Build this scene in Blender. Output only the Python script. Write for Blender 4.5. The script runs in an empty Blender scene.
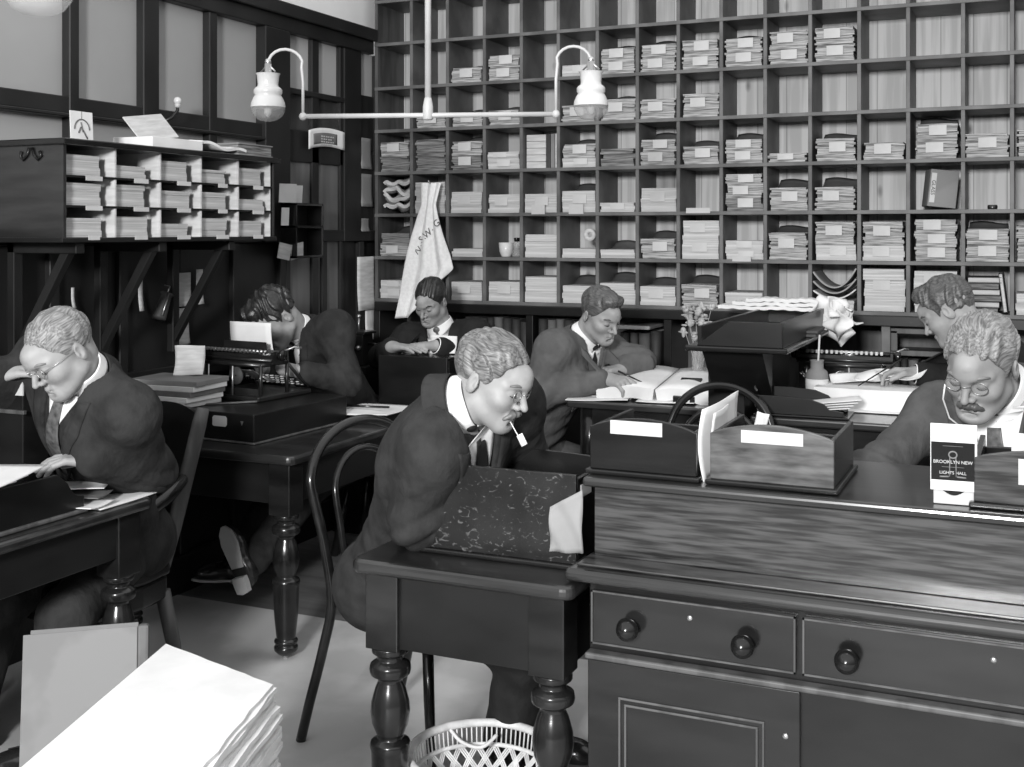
import bpy, bmesh, math, random
import numpy as np
from mathutils import Vector, Matrix, noise as mnoise
R = random.Random(7)
PI = math.pi
scene = bpy.context.scene
COL = scene.collection

# ---------------------------------------------------------------- camera
F, TH, HOR, EYE = 1170.0, math.radians(24.1), 232.0, 1.55
cam = bpy.data.objects.new('camera', bpy.data.cameras.new('camera'))
COL.objects.link(cam)
cam.data.sensor_width = 36.0
cam.data.lens = 36.0 * F / 1024.0
cam.data.shift_y = -(383.5 - HOR) / 1024.0
cam.data.clip_start = 0.05
cam.location = (0, 0, EYE)
cam.rotation_euler = (PI / 2, 0, TH)
scene.camera = cam
SN, CS = math.sin(TH), math.cos(TH)

def _d(px, py):
    u, v = (px - 512) / F, (HOR - py) / F
    return Vector((-SN + u * CS, CS + u * SN, v))
def at(px, py, z):            # point at a depth along the view axis
    return Vector((0, 0, EYE)) + _d(px, py) * z
def on_y(px, py, Y):          # point on a plane parallel to the back wall
    d = _d(px, py); return Vector((0, 0, EYE)) + d * (Y / d.y)
def on_x(px, py, X):          # point on a plane parallel to the left wall
    d = _d(px, py); return Vector((0, 0, EYE)) + d * (X / d.x)
def on_z(px, py, h):          # point on a level plane
    d = _d(px, py); return Vector((0, 0, EYE)) + d * ((h - EYE) / d.z)

# ---------------------------------------------------------------- materials
def mat(name, lo, hi=None, rough=0.6, scale=(6, 6, 6), detail=4, contrast=0.5, bump=0.0, bscale=None, spec=0.5, metal=0.0, coat=0.0, coords='Object', trans=0.0, bdist=0.004):
    m = bpy.data.materials.new(name); m.use_nodes = True
    nt = m.node_tree; b = nt.nodes['Principled BSDF']
    hi = lo if hi is None else hi
    b.inputs['Roughness'].default_value = rough
    b.inputs['Specular IOR Level'].default_value = spec
    b.inputs['Metallic'].default_value = metal
    b.inputs['Coat Weight'].default_value = coat
    b.inputs['Coat Roughness'].default_value = 0.12
    if trans: b.inputs['Transmission Weight'].default_value = trans
    tc = nt.nodes.new('ShaderNodeTexCoord'); mp = nt.nodes.new('ShaderNodeMapping')
    mp.inputs['Scale'].default_value = scale
    nt.links.new(tc.outputs[coords], mp.inputs['Vector'])
    nz = nt.nodes.new('ShaderNodeTexNoise'); nz.inputs['Scale'].default_value = 1.0; nz.inputs['Detail'].default_value = detail
    nt.links.new(mp.outputs['Vector'], nz.inputs['Vector'])
    rp = nt.nodes.new('ShaderNodeValToRGB')
    w = 0.5 * (1 - contrast) * 0.5
    rp.color_ramp.elements[0].position = 0.25 + w; rp.color_ramp.elements[1].position = 0.75 - w
    rp.color_ramp.elements[0].color = (lo, lo, lo, 1); rp.color_ramp.elements[1].color = (hi, hi, hi, 1)
    nt.links.new(nz.outputs['Fac'], rp.inputs['Fac'])
    nt.links.new(rp.outputs['Color'], b.inputs['Base Color'])
    if bump:
        bp = nt.nodes.new('ShaderNodeBump'); bp.inputs['Strength'].default_value = bump; bp.inputs['Distance'].default_value = bdist
        n2 = nz
        if bscale:
            mp2 = nt.nodes.new('ShaderNodeMapping'); mp2.inputs['Scale'].default_value = bscale
            nt.links.new(tc.outputs[coords], mp2.inputs['Vector'])
            n2 = nt.nodes.new('ShaderNodeTexNoise'); n2.inputs['Scale'].default_value = 1.0; n2.inputs['Detail'].default_value = 5
            nt.links.new(mp2.outputs['Vector'], n2.inputs['Vector'])
        nt.links.new(n2.outputs['Fac'], bp.inputs['Height']); nt.links.new(bp.outputs['Normal'], b.inputs['Normal'])
    return m

def pine_mat():               # knotty upright boards
    m = mat('pine_boards', 0.42, 0.56, rough=0.7, scale=(26, 4, 1.2), contrast=0.3)
    nt = m.node_tree; b = nt.nodes['Principled BSDF']; src = b.inputs['Base Color'].links[0].from_socket
    tc = nt.nodes.new('ShaderNodeTexCoord')
    mp = nt.nodes.new('ShaderNodeMapping'); mp.inputs['Scale'].default_value = (7, 0.01, 3.2)
    nt.links.new(tc.outputs['Object'], mp.inputs['Vector'])
    vo = nt.nodes.new('ShaderNodeTexVoronoi'); vo.inputs['Scale'].default_value = 1.0
    nt.links.new(mp.outputs['Vector'], vo.inputs['Vector'])
    r1 = nt.nodes.new('ShaderNodeValToRGB'); r1.color_ramp.elements[0].position = 0.03; r1.color_ramp.elements[0].color = (.32,) * 3 + (1,)
    r1.color_ramp.elements[1].position = 0.13; r1.color_ramp.elements[1].color = (1, 1, 1, 1)
    nt.links.new(vo.outputs['Distance'], r1.inputs['Fac'])
    sx = nt.nodes.new('ShaderNodeSeparateXYZ'); nt.links.new(tc.outputs['Object'], sx.inputs['Vector'])
    mo = nt.nodes.new('ShaderNodeMath'); mo.operation = 'PINGPONG'; mo.inputs[1].default_value = 0.0725
    nt.links.new(sx.outputs['X'], mo.inputs[0])
    r2 = nt.nodes.new('ShaderNodeValToRGB'); r2.color_ramp.elements[0].position = 0.0; r2.color_ramp.elements[0].color = (.45,) * 3 + (1,)
    r2.color_ramp.elements[1].position = 0.0025; r2.color_ramp.elements[1].color = (1, 1, 1, 1)
    nt.links.new(mo.outputs[0], r2.inputs['Fac'])
    last = src
    for r in (r1, r2):
        mx = nt.nodes.new('ShaderNodeMixRGB'); mx.blend_type = 'MULTIPLY'; mx.inputs['Fac'].default_value = 1
        nt.links.new(last, mx.inputs['Color1']); nt.links.new(r.outputs['Color'], mx.inputs['Color2']); last = mx.outputs['Color']
    nt.links.new(last, b.inputs['Base Color'])
    return m

def scratched_mat():          # dark polish worn through by scratches
    m = mat('scratched_wood', 0.006, 0.015, rough=0.30, scale=(9, 9, 9))
    nt = m.node_tree; b = nt.nodes['Principled BSDF']; src = b.inputs['Base Color'].links[0].from_socket
    tc = nt.nodes.new('ShaderNodeTexCoord'); mp = nt.nodes.new('ShaderNodeMapping'); mp.inputs['Scale'].default_value = (42, 42, 70)
    mp.inputs['Rotation'].default_value = (0, 0.35, 0)
    nt.links.new(tc.outputs['Object'], mp.inputs['Vector'])
    nz = nt.nodes.new('ShaderNodeTexNoise'); nz.inputs['Scale'].default_value = 1; nz.inputs['Detail'].default_value = 6; nz.inputs['Distortion'].default_value = 1.6
    nt.links.new(mp.outputs['Vector'], nz.inputs['Vector'])
    rp = nt.nodes.new('ShaderNodeValToRGB'); rp.color_ramp.elements[0].position = 0.60; rp.color_ramp.elements[0].color = (0, 0, 0, 1)
    rp.color_ramp.elements[1].position = 0.70; rp.color_ramp.elements[1].color = (.09, .09, .09, 1)
    nt.links.new(nz.outputs['Fac'], rp.inputs['Fac'])
    mx = nt.nodes.new('ShaderNodeMixRGB'); mx.blend_type = 'ADD'; mx.inputs['Fac'].default_value = 1
    nt.links.new(src, mx.inputs['Color1']); nt.links.new(rp.outputs['Color'], mx.inputs['Color2'])
    nt.links.new(mx.outputs['Color'], b.inputs['Base Color'])
    return m

M = {}
M['dark'] = mat('dark_polished_wood', 0.006, 0.014, rough=0.21, scale=(3, 3, 16), spec=0.45, coat=0.12, bump=0.05, bscale=(20, 20, 70))
M['darkx'] = mat('dark_polished_wood_long_grain', 0.009, 0.022, rough=0.30, scale=(3, 14, 20), spec=0.45, coat=0.55, bump=0.05, bscale=(8, 60, 90))
M['black'] = mat('black_stained_wood', 0.006, 0.011, rough=0.30, scale=(4, 4, 10), spec=0.4)
M['panel'] = mat('dark_panelling', 0.008, 0.015, rough=0.45, scale=(5, 5, 2), spec=0.4)
M['mid'] = mat('brown_wood', 0.05, 0.085, rough=0.5, scale=(20, 20, 3), contrast=0.3)
M['edge'] = mat('pigeonhole_wood', 0.075, 0.135, rough=0.55, scale=(5, 5, 5), contrast=0.4)
M['riser'] = mat('streaky_mahogany', 0.008, 0.062, rough=0.30, scale=(7, 30, 105), contrast=0.45, detail=7, coat=0.25)
M['worn'] = mat('worn_mahogany', 0.008, 0.14, rough=0.36, scale=(10, 30, 55), contrast=0.9, detail=9, coat=0.15)
M['doorp'] = mat('door_panel_wood', 0.10, 0.14, rough=0.42, scale=(16, 16, 1.5))
M['pine'] = pine_mat()
M['scratch'] = scratched_mat()
M['paper'] = mat('white_paper', 0.66, 0.74, rough=0.85, scale=(8, 8, 8), spec=0.2)
M['paper2'] = mat('cream_paper', 0.48, 0.60, rough=0.9, scale=(9, 9, 60), spec=0.2)
M['sheets'] = mat('paper_edges', 0.36, 0.60, rough=0.9, scale=(4, 4, 240), spec=0.15, contrast=0.7, bump=0.25, bscale=(6, 6, 300))
M['bundle'] = mat('old_paper_edges', 0.13, 0.50, rough=0.9, scale=(9, 9, 170), spec=0.15, contrast=0.6, bump=0.5, bscale=(12, 12, 240))
M['bundle2'] = mat('dusty_paper_edges', 0.07, 0.28, rough=0.9, scale=(9, 9, 150), spec=0.15, contrast=0.6, bump=0.5, bscale=(12, 12, 240))
M['cover'] = mat('grey_paper_cover', 0.10, 0.15, rough=0.8, scale=(9, 9, 9))
M['label'] = mat('label_paper', 0.46, 0.54, rough=0.85)
M['tape'] = mat('dark_tape', 0.02, 0.03, rough=0.7)
M['plaster'] = mat('white_plaster', 0.78, 0.82, rough=0.9)
M['glass'] = mat('frosted_pane', 0.30, 0.36, rough=0.35, scale=(1.2, 1.2, 1.2), spec=0.5)
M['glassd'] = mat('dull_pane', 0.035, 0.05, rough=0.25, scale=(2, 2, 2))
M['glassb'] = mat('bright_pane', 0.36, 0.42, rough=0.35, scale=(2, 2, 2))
M['greypaper'] = mat('grey_folded_paper', 0.24, 0.30, rough=.9)
M['lino'] = mat('grey_linoleum', 0.40, 0.50, rough=0.6, scale=(2.5, 2.5, 2.5), detail=7, contrast=0.25, bump=0.02)
M['floor'] = mat('dark_floor_boards', 0.09, 0.14, rough=0.6, scale=(3, 18, 3))
M['brass'] = mat('pale_metal', 0.55, 0.65, rough=0.35, metal=0.9)
M['white'] = mat('white_painted_metal', 0.46, 0.54, rough=0.4)
M['milk'] = mat('white_opal_glass', 0.56, 0.62, rough=0.25)
M['steel'] = mat('dull_steel', 0.35, 0.5, rough=0.35, metal=0.9)
M['iron'] = mat('black_enamel', 0.010, 0.016, rough=0.3, coat=0.3)
M['clear'] = mat('clear_glass', 0.9, 0.95, rough=0.06, trans=0.92)
M['lens'] = mat('spectacle_lens', 0.95, 0.97, rough=0.05, trans=1.0); M['lens'].node_tree.nodes['Principled BSDF'].inputs['IOR'].default_value = 1.02
M['ink'] = mat('ink', 0.008, 0.01, rough=0.2)
M['print'] = mat('black_print', 0.02, 0.03, rough=0.8)
M['ledger'] = mat('grey_book_cloth', 0.185, 0.215, rough=0.8, scale=(3, 3, 3), contrast=0.1)
M['ledgerd'] = mat('dark_book_cloth', 0.02, 0.045, rough=0.65, scale=(7, 7, 7))
M['wicker'] = mat('pale_cane', 0.52, 0.66, rough=0.6, scale=(30, 30, 30))
M['towel'] = mat('white_towelling', 0.76, 0.84, rough=0.95, scale=(60, 60, 60), bump=0.3, bscale=(160, 160, 160))
M['seat'] = mat('plywood_seat', 0.08, 0.12, rough=0.4, scale=(4, 20, 4))
M['skin'] = mat('skin', 0.27, 0.32, rough=0.55, scale=(18, 18, 18), contrast=0.3, spec=0.35)
M['skin2'] = mat('ruddy_skin', 0.25, 0.30, rough=0.55, scale=(18, 18, 18), contrast=0.3, spec=0.35)
M['hair_dark'] = mat('dark_hair', 0.010, 0.035, rough=0.38, scale=(70, 20, 120), contrast=0.7, bump=0.5, bscale=(220, 50, 160), spec=0.5)
M['hair_brown'] = mat('brown_hair', 0.035, 0.12, rough=0.45, scale=(70, 25, 120), contrast=0.7, bump=0.6, bscale=(220, 60, 160), spec=0.5)
M['hair_fair'] = mat('fair_hair', 0.12, 0.30, rough=0.5, scale=(60, 25, 110), contrast=0.7, bump=0.6, bscale=(220, 60, 160))
M['hair_grey'] = mat('grey_hair', 0.10, 0.34, rough=0.55, scale=(60, 25, 110), contrast=0.7, bump=0.6, bscale=(220, 60, 160))
M['eye'] = mat('eye_white', 0.5, 0.55, rough=0.3)
M['suit_dark'] = mat('dark_suit_cloth', 0.020, 0.034, rough=0.9, scale=(14, 14, 14), bump=0.55, bscale=(19, 19, 11), bdist=0.022, spec=0.2)
M['suit_grey'] = mat('pale_grey_suit_cloth', 0.085, 0.115, rough=0.9, scale=(14, 14, 14), bump=0.55, bscale=(19, 19, 11), bdist=0.022, spec=0.2)
M['suit_mid'] = mat('grey_suit_cloth', 0.055, 0.080, rough=0.9, scale=(14, 14, 14), bump=0.55, bscale=(19, 19, 11), bdist=0.022, spec=0.2)
M['suit_black'] = mat('black_suit_cloth', 0.012, 0.019, rough=0.9, scale=(14, 14, 14), bump=0.5, bscale=(19, 19, 11), bdist=0.022, spec=0.2)
M['shirt'] = mat('white_shirt_cotton', 0.76, 0.82, rough=0.85, scale=(12, 12, 12))
M['tie'] = mat('dark_silk', 0.012, 0.02, rough=0.45)
M['tie2'] = mat('patterned_silk', 0.04, 0.16, rough=0.5, scale=(60, 60, 60), contrast=0.9)
M['leather'] = mat('black_leather', 0.012, 0.02, rough=0.25, coat=0.3)
M['sole'] = mat('worn_shoe_sole', 0.38, 0.46, rough=0.8)
M['leaf'] = mat('dry_foliage', 0.22, 0.45, rough=0.7, scale=(40, 40, 40), contrast=0.8)

def thin_glass(name, clear):    # thin panes: mostly see-through, a little gloss
    m = bpy.data.materials.new(name); m.use_nodes = True; nt = m.node_tree
    for n in list(nt.nodes): nt.nodes.remove(n)
    o = nt.nodes.new('ShaderNodeOutputMaterial'); t = nt.nodes.new('ShaderNodeBsdfTransparent'); g = nt.nodes.new('ShaderNodeBsdfPrincipled'); x = nt.nodes.new('ShaderNodeMixShader')
    nz = nt.nodes.new('ShaderNodeTexNoise'); nz.inputs['Scale'].default_value = 3; rp = nt.nodes.new('ShaderNodeValToRGB'); rp.color_ramp.elements[0].color = (.5, .5, .5, 1); rp.color_ramp.elements[1].color = (.6, .6, .6, 1)
    nt.links.new(nz.outputs['Fac'], rp.inputs['Fac']); nt.links.new(rp.outputs['Color'], g.inputs['Base Color'])
    g.inputs['Roughness'].default_value = .08; t.inputs['Color'].default_value = (.93, .93, .93, 1); x.inputs['Fac'].default_value = 1 - clear
    nt.links.new(t.outputs[0], x.inputs[1]); nt.links.new(g.outputs[0], x.inputs[2]); nt.links.new(x.outputs[0], o.inputs['Surface'])
    return m
M['lens'] = thin_glass('spectacle_lens', .86); M['clear'] = thin_glass('clear_glass', .68)
def hair_mat(name, lo, hi, rough=.42):     # strands follow the combing stored on the mesh
    m = mat(name, lo, hi, rough=rough, scale=(1, 1, 1), contrast=.75, detail=3); nt = m.node_tree
    mp = [n for n in nt.nodes if n.type == 'MAPPING'][0]; at_ = nt.nodes.new('ShaderNodeAttribute'); at_.attribute_name = 'strand'
    nt.links.new(at_.outputs['Vector'], mp.inputs['Vector']); mp.inputs['Scale'].default_value = (210, 16, 210)
    nz = [n for n in nt.nodes if n.type == 'TEX_NOISE'][0]; b = nt.nodes['Principled BSDF']
    bp = nt.nodes.new('ShaderNodeBump'); bp.inputs['Strength'].default_value = .55; bp.inputs['Distance'].default_value = .003
    nt.links.new(nz.outputs['Fac'], bp.inputs['Height']); nt.links.new(bp.outputs['Normal'], b.inputs['Normal'])
    return m
M['hair_dark'] = hair_mat('dark_hair', .010, .040, .34); M['hair_brown'] = hair_mat('brown_hair', .03, .13); M['hair_fair'] = hair_mat('fair_hair', .045, .22); M['hair_grey'] = hair_mat('grey_hair', .07, .30, .5)
# ---------------------------------------------------------------- object helpers
def tag(o, label=None, cat=None, group=None, kind=None):
    if label: o['label'] = label
    if cat: o['category'] = cat
    if group: o['group'] = group
    if kind: o['kind'] = kind
    return o
def empty(name, loc, rz=0.0, label=None, cat=None, group=None, rot=None):
    o = bpy.data.objects.new(name, None); COL.objects.link(o)
    o.empty_display_size = 0.05
    o.location = loc; o.rotation_euler = rot if rot else (0, 0, rz)
    return tag(o, label, cat, group)

class MB:
    """collects shapes into one mesh"""
    def __init__(s): s.v, s.f, s.sm = [], [], []
    def add(s, vs, fs, smooth=False, M4=None):
        b = len(s.v)
        for v in vs:
            v = Vector(v)
            s.v.append(M4 @ v if M4 else v)
        for f in fs: s.f.append([b + i for i in f]); s.sm.append(smooth)
        return s
    def box(s, x0, x1, y0, y1, z0, z1, M4=None):
        vs = [(x0, y0, z0), (x1, y0, z0), (x1, y1, z0), (x0, y1, z0), (x0, y0, z1), (x1, y0, z1), (x1, y1, z1), (x0, y1, z1)]
        return s.add(vs, [(0, 3, 2, 1), (4, 5, 6, 7), (0, 1, 5, 4), (1, 2, 6, 5), (2, 3, 7, 6), (3, 0, 4, 7)], False, M4)
    def rbox(s, cx, cy, cz, sx, sy, sz, rz=0.0, rx=0.0, ry=0.0):
        from mathutils import Euler
        m = Matrix.Translation((cx, cy, cz)) @ Euler((rx, ry, rz)).to_matrix().to_4x4()
        return s.box(-sx / 2, sx / 2, -sy / 2, sy / 2, -sz / 2, sz / 2, m)
    def lathe(s, prof, c=(0, 0, 0), n=24, M4=None, axis=None, smooth=True, cap=True):
        vs, fs = [], []
        for r, z in prof:
            for k in range(n):
                a = 2 * PI * k / n
                vs.append((c[0] + r * math.cos(a), c[1] + r * math.sin(a), c[2] + z))
        for i in range(len(prof) - 1):
            for k in range(n):
                k2 = (k + 1) % n
                fs.append((i * n + k, i * n + k2, (i + 1) * n + k2, (i + 1) * n + k))
        if cap:
            fs.append(tuple(range(n))[::-1]); fs.append(tuple((len(prof) - 1) * n + k for k in range(n)))
        return s.add(vs, fs, smooth, M4)
    def tube(s, pts, r, n=10, closed=False, smooth=True, cap=True, flat=1.0, up=None):
        pts = [Vector(p) for p in pts]; m = len(pts)
        rs = r if isinstance(r, (list, tuple)) else [r] * m
        vs, fs = [], []
        prev = None
        for i, p in enumerate(pts):
            if closed: t = pts[(i + 1) % m] - pts[i - 1]
            else: t = pts[min(i + 1, m - 1)] - pts[max(i - 1, 0)]
            t = t.normalized() if t.length > 1e-9 else Vector((0, 0, 1))
            if prev is None:
                u = Vector(up) if up else (Vector((0, 0, 1)) if abs(t.z) < 0.9 else Vector((1, 0, 0)))
            else: u = prev
            a = (u - t * u.dot(t))
            if a.length < 1e-6: a = t.orthogonal()
            a.normalize(); bb = t.cross(a); prev = a
            for k in range(n):
                q = 2 * PI * k / n
                vs.append(p + a * (math.cos(q) * rs[i]) + bb * (math.sin(q) * rs[i] * flat))
        e = m if closed else m - 1
        for i in range(e):
            j = (i + 1) % m
            for k in range(n):
                k2 = (k + 1) % n
                fs.append((i * n + k, i * n + k2, j * n + k2, j * n + k))
        if cap and not closed:
            fs.append(tuple(range(n))[::-1]); fs.append(tuple((m - 1) * n + k for k in range(n)))
        return s.add(vs, fs, smooth)
    def prism(s, poly, o, ex, ey, ez):
        """polygon (list of (a,b)) in the plane o + a*ex + b*ey, thickened along ez"""
        o, ex, ey, ez = Vector(o), Vector(ex), Vector(ey), Vector(ez)
        n = len(poly)
        vs = [o + ex * a + ey * b for a, b in poly] + [o + ex * a + ey * b + ez for a, b in poly]
        fs = [tuple(range(n))[::-1], tuple(range(n, 2 * n))] + [(i, (i + 1) % n, n + (i + 1) % n, n + i) for i in range(n)]
        return s.add(vs, fs)
    def ball(s, c, r, sc=(1, 1, 1), n=16, m=10, M4=None):
        vs, fs = [], []
        for i in range(m + 1):
            t = PI * i / m
            for k in range(n):
                a = 2 * PI * k / n
                vs.append((c[0] + r * sc[0] * math.sin(t) * math.cos(a), c[1] + r * sc[1] * math.sin(t) * math.sin(a), c[2] + r * sc[2] * math.cos(t)))
        for i in range(m):
            for k in range(n):
                k2 = (k + 1) % n
                fs.append((i * n + k, (i + 1) * n + k, (i + 1) * n + k2, i * n + k2))
        return s.add(vs, fs, True, M4)
    def grid(s, fn, nu, nv, thick=0.0, smooth=True):
        """surface fn(u,v); thickened by thick along its normal"""
        P = [[Vector(fn(i / nu, j / nv)) for j in range(nv + 1)] for i in range(nu + 1)]
        vs = [P[i][j] for i in range(nu + 1) for j in range(nv + 1)]
        idx = lambda i, j: i * (nv + 1) + j
        fs = [(idx(i, j), idx(i + 1, j), idx(i + 1, j + 1), idx(i, j + 1)) for i in range(nu) for j in range(nv)]
        if not thick: return s.add(vs, fs, smooth)
        off = []
        for i in range(nu + 1):
            for j in range(nv + 1):
                du = P[min(i + 1, nu)][j] - P[max(i - 1, 0)][j]; dv = P[i][min(j + 1, nv)] - P[i][max(j - 1, 0)]
                nn = du.cross(dv); nn = nn.normalized() if nn.length > 1e-12 else Vector((0, 0, 1))
                off.append(P[i][j] - nn * thick)
        N = len(vs)
        fs2 = [tuple(N + k for k in f[::-1]) for f in fs]
        rim = [idx(i, 0) for i in range(nu + 1)] + [idx(nu, j) for j in range(1, nv + 1)] + [idx(i, nv) for i in range(nu - 1, -1, -1)] + [idx(0, j) for j in range(nv - 1, 0, -1)]
        side = [(rim[k], N + rim[k], N + rim[(k + 1) % len(rim)], rim[(k + 1) % len(rim)]) for k in range(len(rim))]
        s.add(vs + off, fs + fs2, smooth)
        b = len(s.v) - 2 * N
        for f in side: s.f.append([b + i for i in f]); s.sm.append(False)
        return s
    def build(s, name, material, parent=None, bev=0.0, seg=2, sub=0, auto=True):
        # vertices stay in the parent's space; a top-level object gets its origin at its base
        me = bpy.data.meshes.new(name)
        org = Vector((0, 0, 0))
        if parent is None and s.v:
            lo = Vector([min(v[i] for v in s.v) for i in range(3)]); hi = Vector([max(v[i] for v in s.v) for i in range(3)])
            org = Vector(((lo.x + hi.x) / 2, (lo.y + hi.y) / 2, lo.z))
        me.from_pydata([tuple(v - org) for v in s.v], [], s.f)
        me.polygons.foreach_set('use_smooth', s.sm)
        me.update()
        bm = bmesh.new(); bm.from_mesh(me); bmesh.ops.recalc_face_normals(bm, faces=bm.faces); bm.to_mesh(me); bm.free()
        me.materials.append(material)
        o = bpy.data.objects.new(name, me); COL.objects.link(o); o.location = org
        if parent is not None: o.parent = parent
        if bev:
            b = o.modifiers.new('bevel', 'BEVEL'); b.width = bev; b.segments = seg; b.limit_method = 'ANGLE'; b.angle_limit = math.radians(40)
        if sub:
            b = o.modifiers.new('subd', 'SUBSURF'); b.levels = sub; b.render_levels = sub
        return o

def link_copy(o, parent=None):
    c = o.copy(); COL.objects.link(c)
    if parent is not None: c.parent = parent
    for ch in list(o.children): link_copy(ch, c)
    return c

def text(name, body, size, origin, ex, ey, material, parent=None, depth=0.0006, align='CENTER'):
    cu = bpy.data.curves.new(name, 'FONT'); cu.body = body; cu.size = size; cu.extrude = depth
    cu.align_x = align; cu.align_y = 'CENTER'
    ob = bpy.data.objects.new(name, cu); COL.objects.link(ob)
    dg = bpy.context.evaluated_depsgraph_get()
    me = bpy.data.meshes.new_from_object(ob.evaluated_get(dg))
    bpy.data.objects.remove(ob)
    me.materials.clear(); me.materials.append(material)
    ex, ey = Vector(ex).normalized(), Vector(ey).normalized(); ez = ex.cross(ey)
    m = Matrix((ex, ey, ez)).transposed().to_4x4(); m.translation = Vector(origin)
    me.transform(m)
    o = bpy.data.objects.new(name, me); COL.objects.link(o)
    if parent is not None: o.parent = parent
    return o
# ================================================================= the room
XL = -3.35
def struct(o): o['kind'] = 'structure'; return o
fl = MB().box(-4.2, 3.0, -1.5, 6.1, -0.1, 0.0); struct(fl.build('floor', M['floor']))
MB().box(XL + .01, 2.2, -1.2, 3.97, 0.0, 0.004).build('linoleum', M['lino'])
tag(bpy.data.objects['linoleum'], 'pale grey linoleum sheet covering the open floor', 'floor covering', kind='structure')
struct(MB().box(-4.2, 3.0, 5.93, 6.05, 0, 3.4).build('wall_back', M['plaster']))
w = MB().box(XL - .12, XL - .06, -1.2, 5.93, 2.66, 3.4); struct(w.build('wall_left_upper', M['plaster']))

def ly(px):  # Y on the left wall for a pixel column
    return on_x(px, 232, XL).y
# lower panelling and rails of the glazed partition
w = MB()
w.box(XL - .06, XL - .03, -1.2, 5.93, 0, 1.50)
w.box(XL - .06, XL, -1.2, 5.93, 1.50, 1.56)
w.box(XL - .06, XL + .012, -1.2, 5.93, 0.0, 0.16)
w.box(XL - .06, XL, -1.2, 5.93, 0.92, 0.98)
for k in range(20):
    y = -1.1 + k * .365
    w.box(XL - .05, XL - .005, y, y + .05, 0.16, 1.5)
w.box(XL - .06, XL + .015, -1.2, 5.59, 2.53, 2.60); w.box(XL - .06, XL + .04, -1.2, 5.59, 2.60, 2.665)
w.box(XL - .06, XL, -1.2, ly(287), 2.0, 2.065); w.box(XL - .06, XL + .02, -1.2, ly(266), 1.985, 2.0)
posts = [(-1.2, -1.1), (0.4, .5), (1.6, 1.72), (ly(69), ly(79)), (ly(143), ly(159)), (ly(209), ly(217)), (ly(262), ly(287)), (ly(344), ly(361)), (ly(375), 5.93)]
for a, b in posts: w.box(XL - .06, XL + .004 + (0.018 if b - a > .2 else 0), a, b, 1.5, 2.53)
w.box(XL - .06, XL - .01, ly(361), ly(375), 1.5, 1.98)
w.box(XL - .06, XL - .01, ly(361), ly(375), 2.0, 2.30)
w.build('wall_left', M['panel'], bev=.004, seg=1); struct(bpy.data.objects['wall_left'])
panes = [(-1.1, .4), (.5, 1.6), (1.72, ly(69)), (ly(79), ly(143)), (ly(159), ly(209)), (ly(217), ly(262))]
n = 1
for a, b in panes:
    for z0, z1 in ((2.06, 2.53), (1.56, 1.99)):
        struct(MB().box(XL - .045, XL - .035, a, b, z0, z1).build('window_%d' % n, M['glass'])); n += 1
struct(MB().box(XL - .045, XL - .02, ly(361), ly(375), 2.30, 2.53).build('window_%d' % n, M['glassb'])); n += 1
# the double door
d = empty('door_1', (0, 0, 0)); struct(d)
a, b, c, e = ly(287), ly(313), ly(320), ly(344)
w = MB()
w.box(XL - .05, XL - .005, a, e, 1.90, 2.06); w.box(XL - .05, XL - .005, b, c, 0, 2.53)
w.box(XL - .05, XL - .005, a, a + .04, 0, 1.9); w.box(XL - .05, XL - .005, e - .03, e, 0, 2.53)
w.box(XL - .05, XL + .006, a, e, 2.235, 2.262); w.box(XL - .05, XL - .005, a, e, 0, .25)
w.build('door_frame', M['panel'], d, bev=.004, seg=1)
for y0, y1 in ((a, b), (c, e - .03)):
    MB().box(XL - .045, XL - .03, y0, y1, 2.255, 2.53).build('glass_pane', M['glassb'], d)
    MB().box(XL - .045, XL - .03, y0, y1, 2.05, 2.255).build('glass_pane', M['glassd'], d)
MB().box(XL - .045, XL - .02, a + .04, b, .25, 1.9).build('door_panel', M['doorp'], d)
MB().box(XL - .045, XL - .02, c, e - .03, .25, 1.9).build('door_panel', M['doorp'], d)
MB().lathe([(0.0, 0), (.008, 0), (.008, .03), (.02, .04), (.024, .055), (.014, .068), (0, .07)], M4=Matrix.Translation((XL - .005, c - .02, 1.0)) @ Matrix.Rotation(PI / 2, 4, 'Y')).build('door_handle', M['brass'], d)

# ================================================================= back pigeonholes
YF, YB = 5.6, 5.92
CX = [on_y(p, 232, YF).x for p in (376, 411, 447, 484, 521, 558, 597, 637, 678, 721, 765, 810, 859, 908, 963, 1012)]
for k in range(4): CX.append(CX[-1] + .216)
RZ = [1.175, 1.408, 1.642, 1.873, 2.105, 2.340, 2.583, 2.820, 3.055]
T = .009
pc = empty('pigeonhole_rack', ((CX[0] + CX[-1]) / 2, YF, 0), label='wall-wide rack of square wooden pigeonholes with pine plank backs covering the back wall', cat='rack')
Z0 = pc.location
def off(mb):
    for i, v in enumerate(mb.v): mb.v[i] = v - Z0
    return mb
for x in CX: off(MB().box(x - T, x + T, YF + .002, YB - .02, RZ[0], RZ[-1])).build('upright', M['mid'] if x < -3.2 else M['edge'], pc, bev=.0015, seg=1)
for z in RZ: off(MB().box(CX[0] - T, CX[-1] + T, YF - .002, YB - .02, z - T, z + T)).build('shelf', M['edge'], pc, bev=.0015, seg=1)
off(MB().box(CX[0], CX[-1], YB - .02, YB, RZ[0], RZ[-1])).build('back_panel', M['pine'], pc)
bc = empty('base_cupboard', ((CX[0] + CX[-1]) / 2, YF, 0), label='dark open-fronted base cupboard running below the pigeonhole rack', cat='cupboard')
Z0 = bc.location
off(MB().box(CX[0], CX[-1] + .02, YF - .02, YB, 1.118, RZ[0] - T)).build('counter', M['black'], bc, bev=.004)
off(MB().box(CX[0], CX[-1], YB - .02, YB, 0, 1.118)).build('back_panel', M['mid'], bc)
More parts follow.
